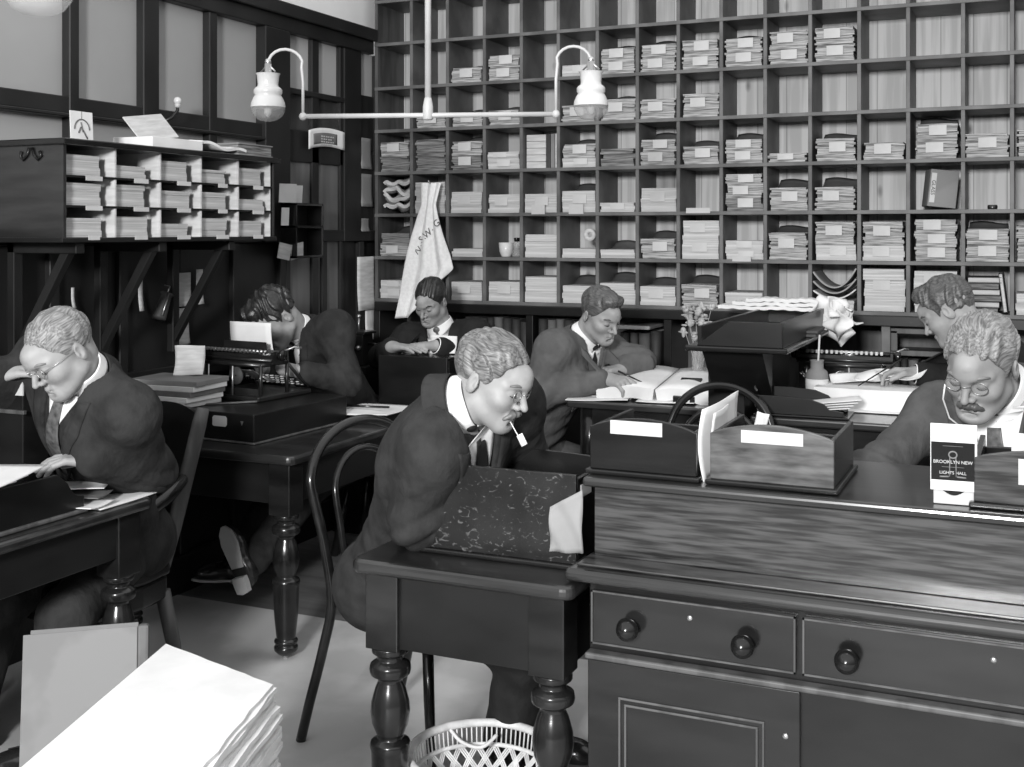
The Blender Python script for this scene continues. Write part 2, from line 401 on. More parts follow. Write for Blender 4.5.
off(MB().box(CX[0], CX[-1], YF + .02, YB - .02, .74, .77)).build('shelf', M['black'], bc)
off(MB().box(CX[0], CX[-1], YF + .02, YF + .05, 0.0, .74)).build('front_panel', M['black'], bc)
for x in (CX[0] + .01, on_y(530, 330, YF).x, on_y(668, 330, YF).x, -1.0, on_y(886, 330, YF).x, on_y(1005, 330, YF).x, CX[-1] - .02):
    off(MB().box(x - .02, x + .02, YF - .01, YB - .02, .77, 1.118)).build('divider', M['edge'] if x > -.9 else M['black'], bc, bev=.003)
x0, x1 = on_y(886, 330, YF).x + .02, on_y(1005, 330, YF).x - .02
w = MB(); w.box(x0, x1, YF + .0, YF + .02, .985, 1.01); w.box(x0, x1, YF, YF + .02, 1.085, 1.11); w.box(x0, x0 + .03, YF, YF + .02, 1.0, 1.1)
w.box(x0, x1, YF + .02, YB - .02, .985, 1.0)
off(w).build('small_shelf_frame', M['mid'], bc, bev=.003)

# ---- contents
ORD = ['first', 'second', 'third', 'fourth', 'fifth', 'sixth', 'seventh', 'eighth', 'ninth', 'tenth', 'eleventh', 'twelfth', 'thirteenth', 'fourteenth', 'fifteenth', 'sixteenth', 'seventeenth']
ROWN = {1: 'lowest row', 2: 'second row up', 3: 'third row up', 4: 'fourth row up', 5: 'fifth row up', 6: 'sixth row up'}
def sheets_mesh(wd, dp, h, n, jit, seed, sag=0.0):
    r = random.Random(seed); w = MB(); z = 0
    for k in range(n):
        t = h / n * r.uniform(.7, 1.3) if k < n - 1 else max(h - z, .002)
        t = min(t, h - z) if k < n - 1 else t
        if t <= 0.0005: continue
        jx, jy = r.uniform(-jit, jit), r.uniform(-jit, jit)
        a, b = wd / 2 * (1 - r.random() * jit * 4), dp / 2
        w.box(-a + jx, a + jx, -b + jy, b + jy, z, z + t + .0004); z += t
    return w
def stack(kind, x, z, wd, h, seed, label, group, lab=1, y=None, dp=.25, name='document_bundle', flap=False, labw=.075, room=.1):
    r = random.Random(seed)
    o = empty(name, (x, (YF + .02 + dp / 2) if y is None else y, z), r.uniform(-.014, .014), label, 'papers', group)
    if kind == 'w': w = sheets_mesh(wd, dp, h, max(3, int(h / .022)), .004, seed); m = M['sheets']
    elif kind == 'd': w = sheets_mesh(wd, dp, h, max(4, int(h / .012)), .008, seed); m = M['bundle2']
    else: w = sheets_mesh(wd, dp, h, max(4, int(h / .010)), .007, seed); m = M['bundle']
    w.build('sheets', m, o)
    fy = -dp / 2 - (.0035 if kind == 'w' else .011)
    if lab:
        lx = r.uniform(-.02, .015); lh = min(.045, h * .7)
        zc = h * (.62 if lab == 1 else .5)
        MB().box(lx - labw / 2, lx + labw / 2, fy - .0015, fy, zc - lh / 2, zc + lh / 2).build('label', M['label'], o)
    if kind != 'w' and h > .05:
        MB().box(-wd / 2 - .005, wd / 2 + .005, -.01, .01, 0, h + .0012).build('tape', M['tape'], o)
    if flap and room > .022:
        fw = wd * .47; hh = max(.008, min(r.uniform(.03, .05), room - .012))
        MB().grid(lambda u, v: (-fw + 2 * fw * u, -.02 + .13 * v, h + .002 + hh * v * v + .006 * math.sin(u * 5) * v), 8, 6, thick=.002).build('cover_flap', M['cover'], o)
    return o
# row -> {column: [(kind, share of the cell, flap)]}, bottom bundle first
CELLS = {
 6: {2: [('b', .36, 1)], 3: [('b', .30, 0), ('b', .30, 0)], 5: [('w', .26, 0)], 6: [('b', .28, 0), ('b', .30, 1)], 7: [('b', .30, 0), ('b', .30, 1)], 8: [('b', .28, 0), ('b', .36, 0)], 9: [('b', .32, 0), ('b', .30, 1)], 10: [('b', .32, 0), ('b', .38, 0)], 11: [('b', .36, 0), ('b', .36, 0)]},
 5: {1: [('b', .36, 0)], 2: [('b', .34, 1)], 3: [('b', .36, 1)], 5: [('b', .40, 0)], 6: [('b', .50, 1)], 7: [('b', .46, 0)], 8: [('b', .54, 0)]},
 4: {0: [('d', .40, 0), ('b', .36, 0)], 1: [('d', .40, 0), ('d', .40, 0)], 2: [('d', .36, 0), ('b', .36, 1)], 3: [('w', .24, 0), ('w', .18, 0)], 5: [('w', .22, 0), ('b', .34, 1)], 6: [('d', .42, 0)], 7: [('b', .32, 0), ('b', .28, 1)], 8: [('b', .42, 1)], 9: [('b', .28, 0), ('b', .26, 1)], 10: [('b', .20, 0)], 11: [('b', .50, 1)], 12: [('b', .38, 0)], 13: [('b', .38, 0), ('b', .36, 1)], 14: [('b', .50, 0)], 15: [('b', .56, 0)]},
 3: {1: [('w', .80, 0)], 2: [('w', .54, 0)], 3: [('w', .46, 0)], 4: [('w', .46, 0)], 5: [('w', .52, 1)], 6: [('w', .22, 0)], 7: [('w', .56, 0)], 9: [('d', .30, 0), ('b', .28, 0), ('b', .26, 0)], 10: [('b', .52, 1)], 11: [('b', .52, 1)]},
 2: {0: [('b', .28, 0), ('d', .30, 1)], 2: [('w', .20, 0)], 4: [('w', .56, 0)], 5: [('w', .22, 0)], 6: [('w', .20, 1)], 7: [('b', .46, 1)], 8: [('w', .44, 0), ('w', .44, 0)], 9: [('w', .20, 0), ('w', .22, 0)], 10: [('b', .60, 1)], 11: [('w', .34, 0), ('b', .50, 0)], 12: [('w', .32, 0), ('b', .52, 0)], 13: [('b', .30, 0), ('b', .28, 0), ('b', .30, 0)], 14: [('b', .36, 0), ('b', .32, 1)], 15: [('b', .40, 0), ('b', .36, 0)]},
 1: {0: [('w', .24, 0), ('w', .22, 0)], 2: [('w', .46, 0)], 3: [('w', .48, 0)], 4: [('w', .62, 0)], 5: [('w', .42, 1)], 6: [('w', .50, 1)], 7: [('w', .44, 1)], 8: [('b', .50, 1)], 9: [('w', .34, 0)], 12: [('w', .92, 0)], 13: [('w', .50, 0), ('w', .38, 0)], 15: [('w', .44, 0)]},
}
KW = {'w': 'clean white paper stack', 'b': 'tied bundle of ragged papers', 'd': 'tied dark dusty paper bundle'}
for row, cols in CELLS.items():
    for c, items in cols.items():
        z = RZ[row - 1] + T + .001
        ch = RZ[row] - RZ[row - 1] - 2 * T - .004
        xm = (CX[c] + CX[c + 1]) / 2
        for k, (kd, fr, fp) in enumerate(items):
            pos = '' if len(items) == 1 else (' bottom of pile,' if k == 0 else (' top of pile,' if k == len(items) - 1 else ' middle of pile,'))
            lb = KW[kd] + ',' + pos + ' rack ' + ROWN[row] + ', ' + ORD[c] + ' pigeonhole from left'
            nolab = (row == 1 and c in (4, 5, 6, 9)) or (row == 2 and c in (2, 5, 6, 4)) or kd == 'd' and R.random() < .5
            h = ch * fr
            stack(kd, xm + R.uniform(-.003, .003), z, .176 if kd != 'w' else .182, h, row * 100 + c * 7 + k, lb, 'papers in the back pigeonholes', lab=0 if nolab else 1, flap=bool(fp) and k == len(items) - 1, room=ch - (z - RZ[row - 1] - T) - h)
            z += h + .001
def cellx(c): return (CX[c] + CX[c + 1]) / 2
def cellz(r): return RZ[r - 1] + T + .001
# row 4, column 5 (index 4): pile of pale boxes and upright books
for k in range(5):
    o = MB().box(-.055, .055, -.1, .1, 0, .034).build('paper_packet', M['paper2'], None, bev=.002)
    o.location = (cellx(4) - .035, YF + .14, cellz(4) + k * .0355)
    tag(o, 'small pale flat packet, %s of the five beside upright books in the rack' % ['lowest', 'second lowest', 'middle', 'second highest', 'topmost'][k], 'packet', 'pale packets in the fourth rack row')
for k in range(3):
    o = MB().box(-.011, .011, -.1, .1, 0, .178).build('account_book', [M['ledgerd'], M['ledger'], M['paper2']][k], None, bev=.002)
    o.location = (cellx(4) + .035 + k * .025, YF + .135, cellz(4))
    tag(o, ['dark thin upright book next to the five pale packets', 'grey thin upright book between two others by the packets', 'pale thin upright book against the pigeonhole side near packets'][k], 'book', 'upright books in the fourth rack row')
# row 3, column 1: crumpled papers
for k in range(4):
    o = MB().grid(lambda u, v, k=k: ((u - .5) * .165, -.1 + v * .2, .012 + .018 * math.sin(u * 7 + k) * math.sin(v * 6 + k * 2) + .008 * math.sin(13 * u + 9 * v)), 18, 14, thick=.018).build('crumpled_papers', M['paper2'], None)
    o.location = (cellx(0), YF + .13, cellz(3) + .008 + k * .042); o.rotation_euler = (0, R.uniform(-.12, .12), 0)
    tag(o, 'crumpled wad of pale papers beside the hanging towel, %s of four' % ['lowest', 'second lowest', 'second highest', 'topmost'][k], 'papers', 'crumpled papers by the towel')
# small cards hanging from shelf edges
for c, r, lw in ((4, 3, .075), (5, 3, .08), (8, 3, .12), (9, 2, .09)):
    o = MB().box(-lw / 2, lw / 2, -.001, .001, -.042 if c < 6 else -.018, .008).build('shelf_label', M['label'], None)
    o.location = (cellx(c) - .005, YF - .005, RZ[r - 1]); o.rotation_euler = (0, 0, 0)
    tag(o, 'white card label pinned to shelf edge under the %s pigeonhole, %s' % (ORD[c], ROWN[r]), 'label', 'shelf edge cards')
# cup and bottles in row 2, column 4
p = Vector((cellx(3) - .01, YF + .07, cellz(2)))
o = MB().lathe([(0, .004), (.024, .002), (.026, .006), (.036, .03), (.040, .078), (.0385, .078), (.034, .03), (.022, .008), (0, .008)], cap=False, n=28).build('cup', M['milk'], None); o.location = p
tag(o, 'white handleless china cup standing in a pigeonhole', 'cup')
for k, (dx, dy) in enumerate(((.052, .02), (.055, .12))):
    o = empty('medicine_bottle', p + Vector((dx - .02 * k, dy, 0)), label=['small clear bottle with black stopper beside the white cup', 'clear bottle with black stopper behind the white cup'][k], cat='bottle', group='bottles by the cup')
    MB().lathe([(0, .001), (.026, 0), (.027, .01), (.022, .04), (.010, .062), (.010, .08), (0, .08)], cap=False, n=20).build('glass_body', M['clear'], o)
    MB().lathe([(0, .0805), (.012, .0805), (.015, .098), (.012, .102), (0, .102)], cap=False, n=16).build('stopper', M['ink'], o)
# roll of tape in row 2 column 6
o = MB().lathe([(.012, -.012), (.032, -.012), (.032, .012), (.012, .012), (.012, -.012)], cap=False, n=26, M4=Matrix.Rotation(PI / 2, 4, 'X')).build('tape_roll', M['paper2'], None)
o.location = (cellx(5) + .05, YF + .05, cellz(2) + .085); tag(o, 'round pale tape roll standing on a low paper stack', 'tape roll')
# leaning file box in row 3 column 14, with a lettered strip
o = empty('file_box', (cellx(13) + .005, YF + .11, cellz(3)), rot=(0, math.radians(6), math.radians(14)), label='grey file box leaning in a pigeonhole with white lettered strip', cat='box')
o.location.z += .008
MB().box(-.062, .062, -.075, .075, 0.002, .172).build('box_body', M['ledger'], o, bev=.003)
MB().box(-.056, -.034, -.0765, -.075, .02, .155).build('lettered_strip', M['label'], o)
text('lettering', 'GLASS', .024, (-.045, -.0768, .088), (0, 0, -1), (1, 0, 0), M['print'], o)
o = MB().lathe([(0, 0), (.020, 0), (.021, .003), (.021, .016), (.018, .019), (0, .019)], cap=False, n=24).build('small_tin', M['iron'], None)
o.location = (cellx(14) + .02, YF + .04, cellz(3)); tag(o, 'small round black tin alone in an empty pigeonhole', 'tin')
# row 1 col 11/12: curled sheets ; col 15: pile of books
z = cellz(1)
for k in range(3):
    o = MB().grid(lambda u, v, k=k: ((u - .5) * .19, -.12 + .24 * v, .01 + (.045 + .022 * k) * (2 * u - 1) ** 2 * (1 if u > .5 else .8) + .012 * k), 22, 8, thick=.006).build('curled_papers', M['greypaper'] if k else M['paper2'], None)
    o.location = (cellx(11), YF + .12, z + .05 + k * .026)
    tag(o, 'sheaf of curled papers bowed upward in the lowest rack row, %s of three' % ['lowest', 'middle', 'topmost'][k], 'papers', 'curled papers in the lowest row')
stack('w', cellx(11), z, .17, .045, 991, 'flat pale stack under three curled sheaves in the lowest row', 'papers in the back pigeonholes', lab=0)
for k in range(6):
    o = empty('ledger', (cellx(14) - .02 + R.uniform(-.006, .006), YF + .13, z + k * .0275), R.uniform(-.05, .05), 'flat dark ledger with pale page edges, %s of the rack pile of six' % ['lowest', 'second lowest', 'third lowest', 'third highest', 'second highest', 'topmost'][k], 'ledger', 'ledgers piled in the lowest row')
    MB().box(-.068, .068, -.1, .1, .003, .023).build('pages', M['sheets'] if k % 2 else M['bundle2'], o)
    w = MB().box(-.07, .07, -.103, .103, 0, .003); w.box(-.07, .07, -.103, .103, .023, .026); w.build('cover', M['ledgerd'], o)
o = empty('ledger', (cellx(14) + .074, YF + .13, z + .008), rot=(0, math.radians(-7), 0), label='thin upright ledger leaning at the end of the pile of six', cat='ledger', group='ledgers piled in the lowest row')
MB().box(-.006, .006, -.1, .1, .002, .17).build('pages', M['paper2'], o); w = MB().box(-.009, -.006, -.103, .103, 0, .173); w.box(.006, .009, -.103, .103, 0, .173); w.build('cover', M['ledgerd'], o)
# books standing in the base cupboard
def upright_books(px0, px1, htop, grp, tagline, every=.038, dark=True):
    xa, xb = on_y(px0, 330, YF).x, on_y(px1, 330, YF).x
    x, k = xa, 0
    while x < xb - .02:
        wd = R.uniform(.75, 1.25) * every
        h = htop - .772 - R.uniform(0, .02)
        o = empty('standing_book', (x + wd / 2, YF + .13, .771), 0, 'tall dark cloth book standing in the base cupboard, %s from the %s' % (ORD[k] if k < 17 else 'further', tagline), 'book', grp)
        MB().box(-wd / 2 + .003, wd / 2 - .003, -.088, .09, .004, h - .006).build('pages', M['sheets'], o)
        w = MB().box(-wd / 2, -wd / 2 + .003, -.09, .092, 0, h); w.box(wd / 2 - .003, wd / 2, -.09, .092, 0, h)
        w.tube([(0, -.09, 0.001), (0, -.09, h - .001)], wd / 2, n=12)
        w.build('cover', M['ledgerd'] if R.random() < .75 else M['cover'], o)
        x += wd + .002; k += 1
upright_books(452, 528, 1.10, 'books in the base cupboard behind the seated clerks', 'first divider', .05)
upright_books(536, 600, 1.10, 'books in the base cupboard behind the writing clerk', 'second divider', .05)
upright_books(618, 662, 1.06, 'books in the base cupboard beside the writing clerk', 'third divider', .05)
upright_books(892, 985, .975, 'books under the small shelf at the far end of the cupboard', 'small shelf end', .035)
stack('w', on_y(638, 322, YF + .1).x, 1.064, .19, .016, 77, 'thin white paper stack lying on books below the rack', 'papers in the base cupboard', lab=0, y=YF + .12, name='paper_stack')
# ================================================================= letter cabinet on the left wall
FX = -3.0
y0, y1 = on_x(63, 200, FX).y, on_x(274, 200, FX).y
zb, zt = 1.525, 1.868
lc = empty('letter_cabinet', (FX, y0, zb), label='glossy dark wall cabinet of fifteen small paper pigeonholes on brackets', cat='cabinet')
Z0 = lc.location
N5 = [y0 + .012 + (y1 - y0 - .024) * k / 5 for k in range(6)]
N3 = [zb + .010 + (zt - zb - .034) * k / 3 for k in range(4)]
off(MB().box(XL + .01, FX + .004, y0 - .003, y0 + .012, zb, zt)).build('side_panel', M['worn2'] if 'worn2' in M else M['darkx'], lc, bev=.002)
off(MB().box(XL + .01, FX + .004, y1 - .012, y1, zb, zt)).build('side_panel', M['dark'], lc, bev=.002)
off(MB().box(XL + .002, FX + .025, y0 - .02, y1 + .02, zt - .022, zt)).build('top', M['dark'], lc, bev=.004)
off(MB().box(XL + .002, FX + .010, y0 - .012, y1 + .008, zb - .012, zb + .006)).build('bottom', M['black'], lc, bev=.003)
off(MB().box(XL + .002, XL + .012, y0, y1, zb, zt)).build('back_panel', M['mid'], lc)
for y in N5[1:-1]: off(MB().box(XL + .012, FX, y - .004, y + .004, zb, zt - .02)).build('divider', M['sheetwood'] if 'sheetwood' in M else M['paper2'], lc)
for z in N3[1:-1]: off(MB().box(XL + .012, FX + .002, y0 + .012, y1 - .012, z - .004, z + .004)).build('shelf', M['black'], lc)
off(MB().box(XL + .014, FX - .01, y1 - .014, y1 - .012, zb, zt - .02)).build('lining', M['paper2'], lc)
w = MB()
for s in (-1, 1): w.tube([(FX - .14 + s * .006, y0 - .006, zt - .03), (FX - .14 + s * .016, y0 - .006, zt - .055), (FX - .14 + s * .034, y0 - .006, zt - .07), (FX - .14 + s * .048, y0 - .006, zt - .058), (FX - .14 + s * .042, y0 - .006, zt - .042)], .006, n=8)
off(w).build('scroll_ornament', M['black'], lc)
for yb in (y0 + .10, y0 + .52, y0 + .94):
    w = MB(); w.box(XL + .006, XL + .04, yb - .02, yb + .02, zb - .48, zb - .012); w.box(XL + .006, FX - .02, yb - .02, yb + .02, zb - .05, zb - .012)
    w.prism([(XL + .04, zb - .44), (FX - .06, zb - .05), (FX - .10, zb - .05), (XL + .04, zb - .38)], (0, yb - .016, 0), (1, 0, 0), (0, 0, 1), (0, .032, 0))
    off(w).build('bracket', M['panel'], lc, bev=.003)
fr = [[.80, .86, .74], [.50, .88, .82], [.84, .72, .55], [.60, .74, .82], [.80, .50, .72]]
rn = ['top', 'middle', 'bottom']
for c in range(5):
    for r in range(3):
        h = (N3[1] - N3[0] - .014) * min(.9, fr[c][r])
        wd = (N5[1] - N5[0]) * R.uniform(.66, .8)
        zz = N3[2 - r] + (.0045 if r < 2 else -.003)
        o = empty('paper_stack', (FX - .13, N5[c] + .012 + wd / 2, zz), PI / 2 + R.uniform(-.02, .02), 'cream paper stack in the wall cabinet, %s row, %s pigeonhole from the desk end' % (rn[r], ORD[c]), 'papers', 'paper stacks in the wall cabinet')
        sheets_mesh(wd, .22, h, max(3, int(h / .02)), .004, c * 9 + r + 500).build('sheets', M['sheets'], o)
        lw = R.uniform(.05, .08)
        ym = (N5[c] + N5[c + 1]) / 2
        off(MB().box(FX + .0125, FX + .0145, ym - lw / 2, ym + lw / 2, N3[2 - r] - .013, N3[2 - r] + .003)).build('label', M['label'], lc)
# things on top of the cabinet
zt2 = zt + .001
o = empty('picture_card', (FX - .03, on_x(79, 130, FX).y + .045, zt2), rot=(0, math.radians(-3), 0), label='white card with a drawn wreath propped on the wall cabinet', cat='card')
o.scale = (1, .84, .84)
MB().box(-.0015, .0015, -.062, .062, 0, .12).build('card', M['paper'], o)
w = MB()
w.tube([(.0018, .042 * math.cos(a), .045 + .042 * math.sin(a)) for a in [PI * k / 12 for k in range(13)]], .003, n=5)
w.tube([(.0018, -.005 + .01 * t, .075 - .02 * t * 2) for t in (0, .5, 1)], .003, n=5); w.tube([(.0018, 0, .05), (.0018, .028, .008)], .003, n=5); w.tube([(.0018, -.006, .055), (.0018, -.02, .03)], .0035, n=5)
w.tube([(.0018, 0, .088), (.0018, .001, .12)], .0012, n=5)
w.build('drawing', M['cover'], o)
ya, yb = on_x(134, 145, FX - .02).y, on_x(186, 150, FX - .02).y
o = empty('paper_box', (FX - .085, (ya + yb) / 2 + .07, zt2), label='flat white paper box on the wall cabinet with raised lid', cat='box')
L = (yb - ya)
MB().box(-.10, .09, -L / 2, L / 2, 0, .038).build('box_body', M['paper'], o, bev=.002)
MB().box(-.002, .002, -L / 2 + .04, L / 2, 0, .12).build('lid', M['paper2'], o); o.children[1].location = (-.02, 0.01, .039); o.children[1].rotation_euler = (.18, math.radians(-38), 0)
ya, yb = on_x(190, 150, FX).y, on_x(236, 152, FX).y
o = MB().grid(lambda u, v: (-.16 * v + .08, (u - .5) * (yb - ya), .012 + .02 * (1 - u) + .008 * math.sin(u * 9 + v * 4)), 16, 6, thick=.011).build('open_papers', M['paper'], None)
o.location = (FX - .08, (ya + yb) / 2 + .07, zt2); tag(o, 'loose white papers lying on the wall cabinet beside the box', 'papers')
ya, yb = on_x(238, 152, FX).y, on_x(272, 155, FX).y
o = empty('ledger', (FX - .10, (ya + yb) / 2, zt2), label='thick grey ledger lying at the far end on the wall cabinet', cat='ledger')
MB().box(-.10, .098, -(yb - ya) / 2 + .004, (yb - ya) / 2 - .004, .004, .045).build('pages', M['bundle2'], o)
w = MB().box(-.104, .104, -(yb - ya) / 2, (yb - ya) / 2, 0, .004); w.box(-.104, .104, -(yb - ya) / 2, (yb - ya) / 2, .045, .05); w.build('cover', M['ledger'], o)

# papers pinned to the wall
def notice(px0, px1, py0, py1, label, m='paper2', X=XL + .004, tilt=0):
    a, b = on_x(px0, py0, X), on_x(px1, py1, X); c = (a + b) / 2
    hy, hz = abs(b.y - a.y) / 2, abs(b.z - a.z) / 2
    o = MB().grid(lambda u, v: (.003 + .012 * (v - .6) ** 2 * (1 if v < .6 else 0) * 2 + .003 * math.sin(u * 4), (u - .5) * 2 * hy, (v - .5) * 2 * hz), 6, 8, thick=.0015).build('notice', M[m], None)
    o.location = c; o.rotation_euler = (tilt, 0, 0)
    return tag(o, label, 'notice', 'notices on the dark wall')
notice(176, 192, 290, 322, 'pale paper pinned to the dark panelling, upper of a pair')
notice(175, 190, 327, 361, 'pale paper pinned to the dark panelling, lower of a pair')
notice(197, 204, 287, 321, 'narrow strip of paper just beside the upper pinned paper')
notice(139, 144, 293, 329, 'narrow pale strip pinned between the bracket shadows', )
notice(72, 76, 298, 318, 'short narrow slip pinned above the bespectacled clerk')
notice(361, 372, 153, 185, 'grey paper high by the rack corner, topmost of three', 'ledger')
notice(361, 373, 190, 223, 'grey paper by the rack corner, middle of three', 'ledger')
notice(361, 370, 225, 238, 'small grey paper by the rack corner, lowest of three', 'ledger')
notice(358, 377, 284, 335, 'long pale sheet hanging low beside the rack end')
notice(366, 377, 322, 356, 'narrow pale sheet hanging below the long one', 'paper')
# tin lantern hanging on panelling
p = on_x(163, 306, XL + .04)
o = empty('hanging_clip', p, rot=(math.radians(-28), 0, 0), label='small dark metal clip hanging tilted on the panelling by a bracket', cat='clip')
MB().lathe([(0, -.06), (.028, -.06), (.030, -.05), (.022, .045), (.03, .055), (0, .06)], cap=False, n=16).build('clip_body', M['ledgerd'], o)
w = MB(); w.tube([(0, 0, .058), (0, 0, .09), (-.03, 0, .095)], .003, n=6); w.tube([(.031, -.02, -.05), (.028, -.02, .05)], .003, n=6); w.build('hook', M['steel'], o)
# curved card above the door
o = empty('door_card', on_x(324, 142, XL + .01), label='curling white printed card fixed above the door panels', cat='card')
a, b = on_x(306, 142, XL).y, on_x(341, 142, XL).y
fn = lambda u, v: (.012 + .03 * (u - .4) ** 2, (u - .5) * (b - a), (v - .5) * .095 + .018 * (1 - (2 * u - 1) ** 2) + .012 * u)
MB().grid(fn, 14, 6, thick=.0015).build('card', M['paper'], o)
w = MB().grid(lambda u, v: tuple(Vector(fn(.14 + .66 * u, .16 + .58 * v)) + Vector((.001, 0, 0))), 12, 4, thick=.0008)
w.build('printed_block', M['cover'], o)
w = MB()
for r_ in range(4):
    for c_ in range(5 + r_ % 2): w.box(.0175, .0182, -.052 + c_ * .021, -.052 + c_ * .021 + .012 + .003 * ((r_ + c_) % 2), -.018 + r_ * .0135, -.011 + r_ * .0135)
w.build('print_lines', M['label'], o)
# small letter rack beside the door
o = empty('letter_rack', on_x(281, 224, XL + .02), label='narrow dark letter rack hanging on wall beside the door', cat='rack')
a, b = on_x(277, 224, XL).y - o.location.y, on_x(305, 224, XL).y - o.location.y
w = MB(); w.box(-.012, 0, a, b, -.165, .10); w.build('back_panel', M['black'], o)
for y_ in (a, b - .012): MB().box(0, .09, y_, y_ + .012, -.165, .10).build('side_panel', M['dark'], o, bev=.002)
for z in (-.165, -.02, .09): MB().box(0, .09, a, b, z, z + .012).build('shelf', M['dark'], o, bev=.002)
def rack_paper(dz, dy, w_, h_, label, lean=.1, dx=.05, m='paper'):
    q = MB().box(-.002, .002, -w_ / 2, w_ / 2, 0, h_).build('letter', M[m], None, bev=0)
    q.location = o.location + Vector((dx, dy, dz)); q.rotation_euler = (0, lean, -.5); tag(q, label, 'letter', 'letters in the wall rack')
rack_paper(.103, -.02, .09, .09, 'folded pale letter standing on top of the wall rack')
rack_paper(.103, .055, .06, .085, 'second pale letter on the wall rack nearer the door', .12)
rack_paper(-.007, -.04, .04, .085, 'narrow pale letter inside the wall rack compartment', .08)
for s, ttl in ((-1, 'first'), (1, 'second')):
    q = MB().box(-.002, .002, -.05, .05, -.075, 0).build('letter', M['paper2'], None); q.location = o.location + Vector((.06, s * .058 - .01, -.168)); q.rotation_euler = (s * .15, .1, 0)
    tag(q, ['', 'pale letter hanging below the wall rack, door side', 'pale letter hanging below the wall rack, cabinet side'][s], 'letter', 'letters in the wall rack')
# gas tap on the partition post
p = on_x(158, 122, XL + .02)
o = empty('wall_gas_jet', p, label='small curved gas jet with white knob on the partition', cat='lamp')
MB().tube([(0, 0, 0), (.03, .01, .004), (.05, .03, .02), (.06, .05, .05), (.06, .05, .07)], .007, n=8).build('pipe', M['iron'], o)
MB().ball((.06, .05, .09), .017, n=14, m=8).build('knob', M['milk'], o); MB().lathe([(0, 0), (.012, 0), (.012, .018), (0, .018)], c=(.06, .05, .062), cap=False, n=12).build('burner', M['white'], o)

# ================================================================= lights
def lamp_shade(par, c, kind_r=.055):
    k = kind_r / .055
    MB().lathe([(.040 * k, .066), (.036 * k, .060), (.033 * k, .03), (.034 * k, .022), (.042 * k, .016), (.046 * k, .010), (.046 * k, -.002), (.042 * k, -.008), (.048 * k, -.018), (.055 * k, -.036), (.056 * k, -.050)], c=c, cap=False, n=30).build('opal_shade', M['milk'], par)
    MB().lathe([(.056 * k, -.050), (.054 * k, -.064), (.045 * k, -.082), (.028 * k, -.095), (0, -.100)], c=c, cap=False, n=30).build('glass_bowl', M['clear'], par)
    MB().lathe([(0, .10), (.012, .10), (.012, .07), (.03 * k, .066), (.03 * k, .05), (.012, .046), (.010, -.02), (0, -.02)], c=c, cap=False, n=16).build('burner', M['brass'], par)
    MB().lathe([(.006, -.02), (.012, -.03), (.013, -.07), (.004, -.082), (0, -.083)], c=c, cap=False, n=14).build('mantle', M['paper2'], par)
ZD = 4.0
pr, pl, pc_ = at(556, 117, 3.97), at(303, 112, 4.05), at(428, 114, 4.01)
zp = 1.95
pr.z = pl.z = pc_.z = zp
dirx = (pr - pl).normalized()
pd = empty('pendant_gas_light', (pc_.x, pc_.y, zp), label='white two-armed pipe pendant with gooseneck opal-shaded lamps', cat='lamp')
loc = lambda v: v - Vector((pc_.x, pc_.y, zp))
w = MB(); w.tube([loc(pc_), (0, 0, 1.5)], .011, n=12); w.lathe([(.014, -.016), (.018, -.012), (.018, .03), (.014, .05), (.0115, .06)], n=14); w.build('drop_pipe', M['white'], pd)
w = MB(); w.tube([loc(pl), loc(pr)], .0085, n=12)
for q in (pl, pr): w.ball(loc(q), .014)
w.build('cross_pipe', M['white'], pd)
for sgn, base, hd in ((-1, pl, at(268, 95, 4.02)), (1, pr, at(591, 98, 3.97))):
    b_ = loc(base); h_ = loc(hd); h_.z = 0.02
    bz = [b_, b_ + Vector((0, 0, .12)), b_ + Vector((0, 0, .17)) + dirx * .005 * sgn]
    top = zp * 0 + .235
    for t in [k / 10 for k in range(1, 11)]:
        a = PI * t
        m_ = (b_ + h_) / 2; rr = (h_ - b_) / 2; rr.z = 0
        q = Vector((m_.x, m_.y, 0)) - rr * math.cos(a); q.z = .175 + .055 * math.sin(a)
        bz.append(q)
    bz.append(Vector((h_.x, h_.y, .185)))
    MB().tube(bz, .0052, n=10).build('gooseneck', M['white'], pd)
    w = MB(); w.ball((h_.x, h_.y, .185), .011); w.tube([(h_.x - .03, h_.y, .15), (h_.x, h_.y, .178), (h_.x + .03, h_.y, .15)], .003, n=6); w.build('gas_cock', M['brass'], pd)
    lamp_shade(pd, (h_.x, h_.y, .078), .058)
# second lamp whose bowl just enters the picture
q = at(38, -8, 2.3)
o = empty('globe_gas_light', (q.x, q.y, q.z + .012), label='large clear glass lamp bowl hanging in the upper corner above the clerk', cat='lamp')
MB().lathe([(.055, .10), (.066, .05), (.068, .0), (.064, -.025), (.05, -.045), (.03, -.056), (0, -.06)], cap=False, n=36).build('glass_bowl', M['clear'], o)
MB().lathe([(.052, .21), (.045, .20), (.05, .12), (.069, .095), (.069, .085), (.055, .10)], cap=False, n=30).build('opal_shade', M['milk'], o)
MB().tube([(0, 0, .05), (0, 0, 1.0)], .008, n=10).build('drop_pipe', M['white'], o)
MB().lathe([(.006, .09), (.014, .08), (.014, .03), (0, .01)], cap=False, n=14).build('mantle', M['paper2'], o)

